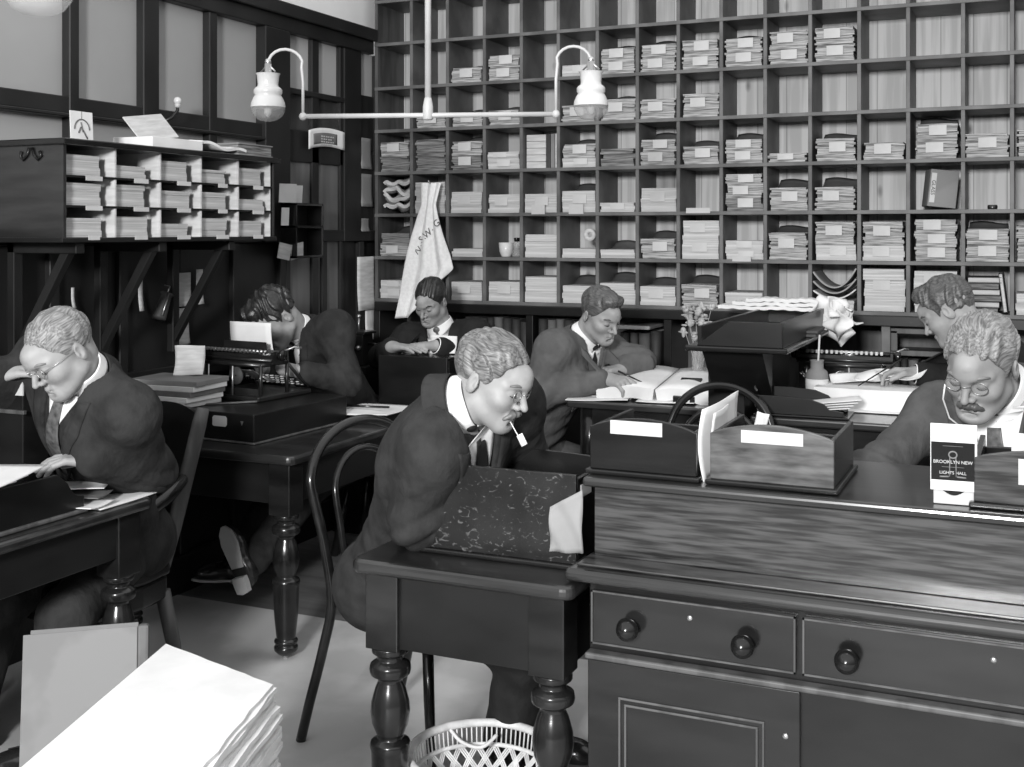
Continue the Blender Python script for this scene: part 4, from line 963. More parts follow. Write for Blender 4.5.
# ---- typewriter and its drawer box
cpx = on_z(254, 445, .751)
TR = math.radians(-3)
o = empty('typewriter_base_box', (cpx.x, cpx.y, .751), TR, 'low dark box with white label that carries the typewriter', 'box')
MB().box(-.42, 0, 0, .60, .008, .112).build('box_body', M['black'], o, bev=.004)
MB().box(-.43, .008, -.008, .608, 0, .008).build('plinth', M['mid'], o, bev=.003)
MB().prism([(-.155 + .012 * 0, .062), (-.155, .09), (-.148, .098), (-.092, .098), (-.085, .09), (-.085, .066), (-.092, .058), (-.148, .058)], (-.045, -.002, 0), (1, 0, 0), (0, 0, 1), (0, .0018, 0)).build('label', M['label'], o)
MB().prism([(-.112, .085), (-.098, .085), (-.105, .068)], (.048 - .0, -.0015, 0), (1, 0, 0), (0, 0, 1), (0, .001, 0)).build('keyhole_plate', M['brass'], o)
MB().tube([(-.42, .02, .113), (-.20, .24, .118), (-.19, .25, .118)], .005, n=6).build('rail', M['mid'], o)
tq = at(252, 398, 4.62)
TZ = .751 + .1135
tp = on_z(254, 396, TZ)
typewriter((tp.x - .015, tp.y + .03, TZ), PI - .10, 'black typewriter with a white sheet standing in its carriage', 1.0)
ca, sa = math.cos(-.10), math.sin(-.10)
o = MB().grid(lambda u, v: ((u - .5) * .225, -.005 - .045 * v + .02 * v * v, .125 * v), 6, 8, thick=.0015).build('typing_sheet', M['paper'], None)
o.location = (tp.x - .0, tp.y - .02, TZ + .185); o.rotation_euler = (-.06, .0, -.10); tag(o, 'white sheet standing in the typewriter carriage before the typist face', 'paper')
o = MB().box(-.115, .115, 0, .004, 0, .045).build('paper_rest', M['iron'], None); o.location = (tp.x + .01, tp.y - .068, TZ + .192); o.rotation_euler = (.15, 0, -.1); o.parent = None
tag(o, 'black metal paper rest behind the typewriter sheet', 'paper rest')
for k in range(2):
    q = on_z(322 - 8 * k, 403 + 4 * k, .87); 
# papers at the near end of typist table
q = on_z(350, 409, .76); flat_sheet('paper_sheet', q.x, min(q.y, 4.44), .751, .22, .28, -.5, 'white sheet on the typewriter table nearest the box', grp='papers on the typewriter table', wave=.012)
q = on_z(376, 415, .76); flat_sheet('paper_sheet', q.x - .01, min(q.y, 4.42), .776, .24, .30, .15, 'white sheet on the typewriter table nearest bentwood chair', grp='papers on the typewriter table', wave=.006)
q = on_z(360, 411, .78); o = MB().tube([(-.13, 0, .004), (.13, .05, .004)], .005, n=8).build('pen', M['ink'], None); o.location = (q.x, min(q.y, 4.42), .796); tag(o, 'dark pen resting across the white sheets on the typewriter table', 'pen')
# stack of large drawings / folders left of the typewriter
for k in range(5):
    z_ = .8655 + k * .0205
    o = MB().box(-.16, .16, -.11, .11, 0, .02).build('paper_folder', M[['sheets', 'paper', 'cover', 'paper', 'ledger'][k]], None, bev=.002)
    o.location = (-3.16 + .006 * k, 3.725 + .004 * k, z_); o.rotation_euler = (0, 0, -.05 + .03 * k)
    tag(o, '%s in the pile behind the bespectacled clerk, %s' % (['pale folder', 'white folder', 'dark grey folder', 'white folder', 'grey folder'][k], ['lowest', 'second lowest', 'middle', 'second highest', 'topmost'][k]), 'folder', 'folders behind the seated clerk')
leaf((-3.13, 3.79, .9685), .12, .12, 'pale sheet leaning upright behind the folder pile', rz=.5, tilt=-.25, m='paper2')

# ================================================================= left clerk's table: tray, papers
o = empty('desk_organiser', (-2.49, 1.75, .751), 0, 'low dark desk organiser with curved end on the near table', 'organiser')
og2 = [(0, 0), (.80, 0), (.80, .035), (.775, .04), (.755, .055), (.735, .085), (.70, .112), (0, .118)]
MB().prism(og2, (0, 0, .012), (0, 1, 0), (0, 0, 1), (.012, 0, 0)).build('side_board', M['black'], o, bev=.002)
MB().prism(og2, (-.17, 0, .012), (0, 1, 0), (0, 0, 1), (.012, 0, 0)).build('side_board', M['black'], o, bev=.002)
MB().box(-.18, .02, -.01, .81, 0, .012).build('base', M['mid'], o, bev=.004); MB().box(-.158, 0, .56, .572, .012, .10).build('divider', M['black'], o)
for k in range(4):
    flat_sheet('paper_sheet', -2.60 + .02 * k, 2.10 + .03 * k, .882 + .006 * k, .26, .40, .12 * k, 'white sheet lying over the desk organiser, %s of four' % ['lowest', 'second lowest', 'second highest', 'topmost'][k], grp='papers on the desk organiser', wave=.005)
q = on_z(118, 496, .752); flat_sheet('paper_sheet', -2.655, 2.685, .751, .42, .25, .06, 'large white sheet by the clerk sleeve at the table corner', grp='papers on the near table', wave=.002)
for k in range(3):
    q = on_z(66, 498 - 3 * k, .78); flat_sheet('letter', q.x + .01, q.y, .762 + .016 * k, .22, .12, .2 + .2 * k, 'thin letter tucked past the organiser curved end, %s of three' % ['lowest', 'middle', 'topmost'][k], grp='letters by the organiser', m=['paper', 'cover', 'paper'][k], wave=.004)
o = empty('pigeonhole_box', (-2.93, 2.57, .751), 0, 'tall dark desk box standing before the clerk raised arm', 'box')
MB().box(-.28, .195, 0, .10, 0, .37).build('box_body', M['black'], o, bev=.004); MB().box(-.29, .21, -.012, 0, .26, .272).build('moulding', M['mid'], o, bev=.002); MB().box(.165, .20, -.006, -.001, .315, .368).build('label', M['label'], o)

# ================================================================= chairs
def bentwood(loc, rz, label, hb=.93, sw=.21, m='dark', w_=.23):
    """faces local +x"""
    o = empty('bentwood_chair', loc, rz, label, 'chair')
    sh = .445
    MB().lathe([(0, 0), (sw - .01, 0), (sw, .006), (sw, .020), (sw - .006, .026), (0, .022)], c=(0, 0, sh - .024), cap=False, n=36).build('seat', M['seat'], o)
    ring = MB(); ring.tube([(sw * .985 * math.cos(2 * PI * k / 36), sw * .985 * math.sin(2 * PI * k / 36), sh - .03) for k in range(36)], .017, n=10, closed=True); ring.build('seat_ring', M[m], o)
    pts = []
    for s in (-1, 1):
        leg = [(-.30, s * .215, 0.0), (-.265, s * .212, .12), (-.215, s * .20, .30), (-.185, s * .195, sh), (-.20, s * (w_ - .015), sh + .18), (-.235, s * w_, hb - .19)]
        pts.append(leg)
    arc = [(-.235 - .035 * math.sin(PI * k / 12) , -w_ * math.cos(PI * k / 12), hb - .19 + .175 * math.sin(PI * k / 12)) for k in range(1, 12)]
    full = pts[0] + arc + pts[1][::-1]
    MB().tube(smooth_path(full, 4), .0155, n=12).build('back_hoop', M[m], o)
    inner = [(-.19, -.12, sh), (-.205, -.135, sh + .18)] + [(-.225 - .03 * math.sin(PI * k / 10), -.14 * math.cos(PI * k / 10), hb - .23 + .13 * math.sin(PI * k / 10)) for k in range(0, 11)] + [(-.205, .135, sh + .18), (-.19, .12, sh)]
    MB().tube(smooth_path(inner, 4), .011, n=10).build('inner_hoop', M[m], o)
    for s in (-1, 1): MB().tube([(.15, s * .14, sh - .03), (.175, s * .16, .22), (.21, s * .185, 0.0)], [.017, .016, .012], n=12).build('front_leg', M[m], o)
    return o
def smooth_path(p, k=4):
    p = [Vector(q) for q in p]; out = []
    for i in range(len(p) - 1):
        a, b, c, d_ = p[max(i - 1, 0)], p[i], p[i + 1], p[min(i + 2, len(p) - 1)]
        for j in range(k):
            t = j / k
            out.append(.5 * ((2 * b) + (c - a) * t + (2 * a - 5 * b + 4 * c - d_) * t * t + (3 * b - a - 3 * c + d_) * t ** 3))
    out.append(p[-1]); return out
bentwood((-1.695, 3.12, 0.005), math.radians(-14), 'bentwood chair of the moustached clerk at the writing table', hb=.965)
q = on_y(724, 400, 4.2)
bentwood((q.x - .02, 3.95, 0.005), math.radians(-92), 'empty bentwood chair behind the gallery trays', hb=1.0, w_=.19)
# captain's armchair of the left clerk (faces local +x)
def captain(loc, rz, label):
    o = empty('captain_chair', loc, rz, label, 'chair')
    pl_ = [(.24, -.22), (.24, .22), (.16, .25), (-.05, .25), (-.18, .20), (-.24, .08), (-.24, -.08), (-.18, -.20), (-.05, -.25), (.16, -.25)]
    MB().prism(pl_, (0, 0, .41), (1, 0, 0), (0, 1, 0), (0, 0, .04)).build('seat', M['dark'], o, bev=.012, seg=3)
    MB().prism([(x * .96, y * .96) for x, y in pl_], (0, 0, .33), (1, 0, 0), (0, 1, 0), (0, 0, .078)).build('seat_rail', M['dark'], o, bev=.01, seg=3)
    for y in (-1, 1):
        MB().tube(smooth_path([(-.175, y * .165, .43), (-.205, y * .185, .56), (-.245, y * .205, .74), (-.30, y * .215, .95)], 3), [.030] * 9 + [.026], n=10, flat=.55).build('back_stile', M['mid'], o, bev=0)
        MB().tube(smooth_path([(-.235, y * .20, .72), (-.14, y * .255, .69), (.0, y * .275, .63), (.11, y * .26, .54), (.16, y * .235, .455)], 4), .024, n=10, flat=.7).build('arm', M['dark'], o)
    MB().grid(lambda u, v: (-.215 - .075 * v - .035 * math.sin(PI * u), -.19 + .38 * u, .60 + .33 * v + .02 * math.sin(PI * u) * v), 14, 6, thick=.018).build('back_panel', M['black'], o)
    for x, y in ((.18, -.19), (.18, .19), (-.17, -.17), (-.17, .17)): MB().tube([(x, y, .35), (x * 1.15, y * 1.15, .17), (x * 1.25, y * 1.25, 0)], [.026, .024, .018], n=12).build('leg', M['mid'], o)
    return o
captain((-2.87, 2.97, 0.0), math.radians(-104), 'dark armchair with curved arm bow under the bespectacled clerk')
def stool(loc, label, h=.46):
    o = empty('office_stool', loc, 0, label, 'stool')
    MB().lathe([(0, 0), (.17, 0), (.18, .01), (.18, .03), (.165, .04), (0, .036)], c=(0, 0, h - .04), cap=False, n=28).build('seat', M['dark'], o)
    for k in range(4):
        a = PI / 4 + k * PI / 2; MB().tube([(.11 * math.cos(a), .11 * math.sin(a), h - .04), (.19 * math.cos(a), .19 * math.sin(a), 0)], .018, n=10).build('leg', M['dark'], o)

for p_, l_, h_ in (((-2.93, 4.90), 'round stool under the typist bent over the typewriter', .44), ((-2.70, 5.34), 'round stool under the young clerk below the towel', .44), ((-2.15, 4.84), 'round stool under the clerk at the open ledger', .44), ((.11, 4.91), 'round stool under the clerk in profile by the rack', .45), ((.08, 3.63), 'round stool under the moustached man beyond the card', .44)):
    stool((p_[0], p_[1], .0), l_, h_)

# ================================================================= foreground: paper pile, ledger, basket
HP = .50
A_, B_, C_ = on_z(166, 645, HP), on_z(273, 686, HP), on_z(20, 770, HP)
eu = (B_ - A_); ev = (C_ - A_).normalized() * .80; eu.z = ev.z = 0
R4 = random.Random(11); z = 0.005
PN = ['lowest of the pile', 'seventh from the top', 'sixth from the top', 'fifth from the top', 'fourth from the top', 'third from the top', 'second from the top', 'topmost, shown whole']
ths = [.07, .07, .065, .07, .06, .06, .05, .045]; k0 = (HP - .005) / sum(ths)
for k in range(8):
    t = ths[k] * k0
    o = MB()
    n = 5
    sk = Vector((R4.uniform(-.012, .03), R4.uniform(-.02, .012), 0)) if k < 7 else Vector((0, 0, 0))
    for j in range(n):
        q = Vector((R4.uniform(-.008, .008), R4.uniform(-.006, .006), 0)) if (k, j) != (7, 4) else Vector((0, 0, 0))
        m_ = 12
        poly = [A_ + sk + q, ]
        for i in range(1, m_): poly.append(A_ + eu * (i / m_) + sk + q + ev.normalized() * R4.uniform(-.002, .002))
        poly.append(A_ + eu + sk + q)
        for i in range(1, 16): poly.append(A_ + eu + ev * (i / 16) + sk + q + eu.normalized() * R4.uniform(-.006, .004))
        poly += [A_ + eu + ev + sk + q, A_ + ev + sk + q]
        o.prism([(p.x, p.y) for p in poly], (0, 0, z + t * j / n), (1, 0, 0), (0, 1, 0), (0, 0, t / n + .0003 * 0))
    ob = o.build('paper_ream', M['paper'], None)
    tag(ob, 'thick white folded paper ream in the near corner pile, ' + PN[k], 'paper ream', 'white reams piled on the floor')
    z += t + .0005
l0, l1 = at(27, 631, 3.12), at(153, 627, 3.2)
wv = (l1 - l0); wv.z = 0; lw = wv.length; ang = math.atan2(wv.y, wv.x)
hl = (l0.z + l1.z) / 2
o = empty('tall_ledger', (l0.x + .05, l0.y - .08, 0.006), rot=(-math.asin(.10 / hl), 0, ang), label='tall grey cloth ledger standing on the floor behind the white ream pile', cat='ledger')
MB().box(0.014, lw - .035, .006, .046, .008, hl - .012).build('pages', M['sheets'], o)
w = MB().box(0, lw - .03, 0, .005, 0, hl); w.box(.012, lw - .03, .047, .052, 0, hl + .006)
w.build('cover', M['ledger'], o, bev=.002)
MB().box(lw - .03, lw, -.002, .054, 0, hl + .002).build('spine', M['cover'], o, bev=.008)

bq = Vector((-1.292, 2.70, 0.006))
o = empty('wicker_basket', bq, 0, 'openwork pale cane wastepaper basket under the writing table', 'basket')
rb, hb_ = .186, .212
MB().tube([(rb * math.cos(2 * PI * k / 48), rb * math.sin(2 * PI * k / 48), hb_) for k in range(48)], .011, n=10, closed=True).build('rim', M['wicker'], o)
w = MB()
for zz_, rr in ((hb_ - .055, .178), (.10, .15), (0.012, .135)): w.tube([(rr * math.cos(2 * PI * k / 40), rr * math.sin(2 * PI * k / 40), zz_) for k in range(40)], .006, n=8, closed=True)
w.build('hoops', M['wicker'], o)
w = MB()
for k in range(84):
    a = 2 * PI * k / 84; w.tube([(rb * math.cos(a), rb * math.sin(a), hb_), (.178 * math.cos(a), .178 * math.sin(a), hb_ - .055)], .0022, n=5)
for k in range(24):
    for j in range(3):
        for s in (-1, 1):
            a = 2 * PI * (k + (j - 1) * .14) / 24; b = a + s * 2 * PI / 24 * 1.0
            w.tube([(.178 * math.cos(a), .178 * math.sin(a), hb_ - .055), (.166 * math.cos((a + b) / 2), .166 * math.sin((a + b) / 2), .125), (.150 * math.cos(b), .150 * math.sin(b), .10)], .0024, n=5)
for k in range(40):
    a = 2 * PI * k / 40; w.tube([(.15 * math.cos(a), .15 * math.sin(a), .10), (.135 * math.cos(a), .135 * math.sin(a), .012)], .0025, n=5)
w.build('weave', M['wicker'], o)
MB().lathe([(0, 0), (.135, 0), (.138, .012), (0, .012)], cap=False, n=36).build('bottom', M['wicker'], o)
MB().tube(smooth_path([(-.16, .11, hb_ + .005), (-.11, .10, hb_ - .03), (-.05, .10, hb_ - .035), (-.02, .135, hb_ - .01)], 5), .005, n=8).build('handle', M['wicker'], o)

# ================================================================= towel on the rack
tq = on_y(432, 192, YF - .03)
def towel(u, v):
    # u across, v down ; gathered at the hook, flaring below
    top = on_y(432, 188, YF - .025)
    xl0, xr0 = on_y(421, 190, YF).x, on_y(441, 190, YF).x
    py = 183 + v * 135
    tl = [(183, 421), (205, 423), (250, 411), (290, 402), (318, 396)]
    tr = [(183, 441), (205, 438), (235, 445), (268, 453), (318, 437)]
    def ip(t, y):
        for (a, b), (c, d_) in zip(t, t[1:]):
            if y <= c: return b + (d_ - b) * (y - a) / (c - a)
        return t[-1][1]
    # the cloth's lower edge slants: its far corner hangs higher
    vlow = 1.0 - .36 * max(0, (u - .30) / .70) ** 1.1
    py = 183 + v * 135 * vlow
    px = ip(tl, py) + (ip(tr, py) - ip(tl, py)) * u
    fold = .006 + .014 * v
    Y = YF - .035 - fold * math.sin(u * 15 + 2 * v) - .05 * math.sin(PI * min(1, v * 1.2)) * .6 - .02 * u * v
    p = on_y(px, py, YF - .04); return (p.x, Y, p.z)
tw = empty('hand_towel', towel(.5, 0), 0, 'white lettered hand towel hanging from the rack behind the young clerk', 'towel')
Z0 = tw.location
off(MB().grid(towel, 44, 50, thick=.004)).build('cloth', M['towel'], tw)
off(MB().tube([(Z0.x, YF + .0, Z0.z + .0), (Z0.x, YF - .06, Z0.z - .002), (Z0.x, YF - .07, Z0.z + .012)], .004, n=8)).build('hook', M['steel'], tw)
for ch, (px, py) in zip('N.S.W.G', ((419, 249), (420.5, 244), (422, 239.5), (425, 236), (428.5, 232.5), (433, 228.5), (437.5, 224))):
    best = min(((towel(u / 40, v / 40)) for u in range(41) for v in range(41)), key=lambda p: (p[0] - on_y(px, py, p[1]).x) ** 2 + (p[2] - on_y(px, py, p[1]).z) ** 2)
    text('lettering', ch, .052, Vector((best[0], best[1] - .012, best[2])) - Z0, (.78, -.05, .62), (-.62, 0, .78), M['cover'], tw)
# ================================================================= people: distance-field sculpting
from mathutils.bvhtree import BVHTree
V3 = lambda *a: np.array(a, dtype=np.float64)
def nrm(v): return v / (np.linalg.norm(v) + 1e-12)

class SDF:
    def __init__(s, lo, hi, h, fines=()):
        s.ax = []
        for i in range(3):
            x, out = lo[i], []
            while x < hi[i]:
                out.append(x); st = h
                for fl_, fh_, fs_ in fines:
                    if fl_[i] - h <= x <= fh_[i]: st = min(st, fs_)
                x += st
            out.append(x); s.ax.append(np.array(out, dtype=np.float32))
        s.F = np.full([len(a) for a in s.ax], 0.5, dtype=np.float32)
    def sl(s, lo, hi):
        r = []
        for i in range(3):
            a = max(0, int(np.searchsorted(s.ax[i], lo[i])) - 1); b = min(len(s.ax[i]), int(np.searchsorted(s.ax[i], hi[i])) + 1)
            if b <= a: return None
            r.append(slice(a, b))
        return tuple(r)
    def grid(s, sl):
        return s.ax[0][sl[0]][:, None, None], s.ax[1][sl[1]][None, :, None], s.ax[2][sl[2]][None, None, :]
    def comb(s, sl, d, k, op):
        A = s.F[sl]
        if op == 'u':
            if k > 0:
                h = np.clip(.5 + .5 * (A - d) / k, 0, 1); s.F[sl] = A * (1 - h) + d * h - k * h * (1 - h)
            else: s.F[sl] = np.minimum(A, d)
        elif op == 's':
            d = -d
            if k > 0:
                h = np.clip(.5 - .5 * (A - d) / k, 0, 1); s.F[sl] = A * (1 - h) + d * h + k * h * (1 - h)
            else: s.F[sl] = np.maximum(A, d)
    def cap(s, a, b, ra, rb, k=.02, op='u', flat=None):
        """tapered capsule; flat = (direction, factor): squeezes the section along direction"""
        a, b = np.asarray(a, float), np.asarray(b, float)
        m = max(ra, rb) + k + .02
        sl = s.sl(np.minimum(a, b) - m, np.maximum(a, b) + m)
        if sl is None: return
        X, Y, Z = s.grid(sl); ab = b - a; L = float(ab @ ab) + 1e-12
        px, py, pz = X - a[0], Y - a[1], Z - a[2]
        t = np.clip((px * ab[0] + py * ab[1] + pz * ab[2]) / L, 0, 1)
        qx, qy, qz = px - t * ab[0], py - t * ab[1], pz - t * ab[2]
        if flat is not None:
            n, f = flat; w = (qx * n[0] + qy * n[1] + qz * n[2]) * (1 / f - 1)
            qx, qy, qz = qx + w * n[0], qy + w * n[1], qz + w * n[2]
            d = (np.sqrt(qx * qx + qy * qy + qz * qz) - (ra + (rb - ra) * t)) * (f + (1 - f) * .5)
        else: d = np.sqrt(qx * qx + qy * qy + qz * qz) - (ra + (rb - ra) * t)
        s.comb(sl, d.astype(np.float32), k, op)
    def ell(s, c, r, Rm=None, k=.02, op='u'):
        c = np.asarray(c, float); r = np.asarray(r, float); m = r.max() + k + .02
        sl = s.sl(c - m, c + m)
        if sl is None: return
        X, Y, Z = s.grid(sl); px, py, pz = X - c[0], Y - c[1], Z - c[2]
        if Rm is not None:
            px, py, pz = [px * Rm[0, i] + py * Rm[1, i] + pz * Rm[2, i] for i in range(3)]
        k0 = np.sqrt((px / r[0]) ** 2 + (py / r[1]) ** 2 + (pz / r[2]) ** 2)
        k1 = np.sqrt((px / r[0] ** 2) ** 2 + (py / r[1] ** 2) ** 2 + (pz / r[2] ** 2) ** 2) + 1e-9
        s.comb(sl, (k0 * (k0 - 1) / k1).astype(np.float32), k, op)
    def nets(s):
        F = s.F; S = F < 0
        nx, ny, nz = F.shape
        c = np.zeros((nx - 1, ny - 1, nz - 1), np.uint8)
        for i in (0, 1):
            for j in (0, 1):
                for k in (0, 1): c += S[i:nx - 1 + i, j:ny - 1 + j, k:nz - 1 + k]
        I, J, K = np.nonzero((c > 0) & (c < 8)); n = len(I)
        vid = np.full(c.shape, -1, np.int32); vid[I, J, K] = np.arange(n)
        P = np.zeros((n, 3)); W = np.zeros(n)
        ed = [((0, 0, 0), (1, 0, 0)), ((0, 1, 0), (1, 1, 0)), ((0, 0, 1), (1, 0, 1)), ((0, 1, 1), (1, 1, 1)), ((0, 0, 0), (0, 1, 0)), ((1, 0, 0), (1, 1, 0)), ((0, 0, 1), (0, 1, 1)), ((1, 0, 1), (1, 1, 1)), ((0, 0, 0), (0, 0, 1)), ((1, 0, 0), (1, 0, 1)), ((0, 1, 0), (0, 1, 1)), ((1, 1, 0), (1, 1, 1))]
        for a, b in ed:
            fa = F[I + a[0], J + a[1], K + a[2]]; fb = F[I + b[0], J + b[1], K + b[2]]
            m = (fa < 0) != (fb < 0)
            t = np.where(m, fa / (fa - fb + 1e-20), 0)
            pa = np.stack([s.ax[0][I + a[0]], s.ax[1][J + a[1]], s.ax[2][K + a[2]]], 1); pb = np.stack([s.ax[0][I + b[0]], s.ax[1][J + b[1]], s.ax[2][K + b[2]]], 1)
            P += np.where(m[:, None], pa + (pb - pa) * t[:, None], 0); W += m
        P /= W[:, None]
        faces = []
        for axn in range(3):
            o1, o2 = [(1, 2), (2, 0), (0, 1)][axn]
            sa = [slice(None)] * 3; sb = [slice(None)] * 3; sa[axn] = slice(0, -1); sb[axn] = slice(1, None)
            A, B = S[tuple(sa)], S[tuple(sb)]
            i = np.stack(np.nonzero(A != B), 1)
            ok = (i[:, o1] > 0) & (i[:, o2] > 0) & (i[:, o1] < F.shape[o1] - 1) & (i[:, o2] < F.shape[o2] - 1)
            i = i[ok]; inside = A[i[:, 0], i[:, 1], i[:, 2]]
            def cell(d1, d2):
                j = i.copy(); j[:, o1] -= d1; j[:, o2] -= d2; return vid[j[:, 0], j[:, 1], j[:, 2]]
            q = np.stack([cell(1, 1), cell(0, 1), cell(0, 0), cell(1, 0)], 1)
            q[~inside] = q[~inside][:, ::-1]; faces.append(q)
        return P, np.concatenate(faces)
    def mesh(s, name, material, org, parent=None, smooth=2, islands=True):
        P, Q = s.nets()
        if smooth:       # relax
            e = np.concatenate([Q[:, [0, 1]], Q[:, [1, 2]], Q[:, [2, 3]], Q[:, [3, 0]]]); n = len(P)
            deg = np.bincount(e[:, 0], minlength=n) + np.bincount(e[:, 1], minlength=n) + 1e-9
            for it in range(smooth):
                for lam in (.55, -.57):
                    acc = np.stack([np.bincount(e[:, 0], P[e[:, 1], j], n) + np.bincount(e[:, 1], P[e[:, 0], j], n) for j in range(3)], 1)
                    P = P + lam * (acc / deg[:, None] - P)
        if islands:      # keep the largest connected piece
            lab = np.arange(len(P))
            e = np.concatenate([Q[:, [0, 1]], Q[:, [1, 2]], Q[:, [2, 3]]])
            while True:
                m = np.minimum(lab[e[:, 0]], lab[e[:, 1]]); l2 = lab.copy()
                np.minimum.at(l2, e[:, 0], m); np.minimum.at(l2, e[:, 1], m); l2 = l2[l2]
                if (l2 == lab).all(): break
                lab = l2
            big = np.bincount(lab).argmax(); keep = lab == big
            mp = np.cumsum(keep) - 1; Q = mp[Q[keep[Q].all(1)]]; P = P[keep]
        me = bpy.data.meshes.new(name)
        me.from_pydata((P - np.asarray(org)).tolist(), [], Q.tolist())
        me.polygons.foreach_set('use_smooth', [True] * len(me.polygons)); me.update(); me.materials.append(material)
        o = bpy.data.objects.new(name, me); COL.objects.link(o)
        if parent is None: o.location = tuple(org)
        else: o.parent = parent
        return o, P, Q

def frame(yaw, pitch=0, roll=0):
    """columns: right, forward, up"""
    a, p, r = map(math.radians, (yaw, pitch, roll))
    f = V3(math.cos(a), math.sin(a), 0); x = V3(math.sin(a), -math.cos(a), 0); u = V3(0, 0, 1)
    f, u = f * math.cos(p) - u * math.sin(p), u * math.cos(p) + f * math.sin(p)
    x, u = x * math.cos(r) + u * math.sin(r), u * math.cos(r) - x * math.sin(r)
    return np.stack([x, f, u], 1)

def wrinkle(P, amp, seed, f=9.0):
    r = np.random.RandomState(seed); d = np.zeros(len(P))
    for i in range(5):
        k = r.normal(size=3) * f * (1 + .5 * i); k2 = r.normal(size=3) * f * .6
        d += np.sin(P @ k + 1.7 * np.sin(P @ k2 + r.rand() * 6) + r.rand() * 6) / (1 + .5 * i)
    return amp * d / 2

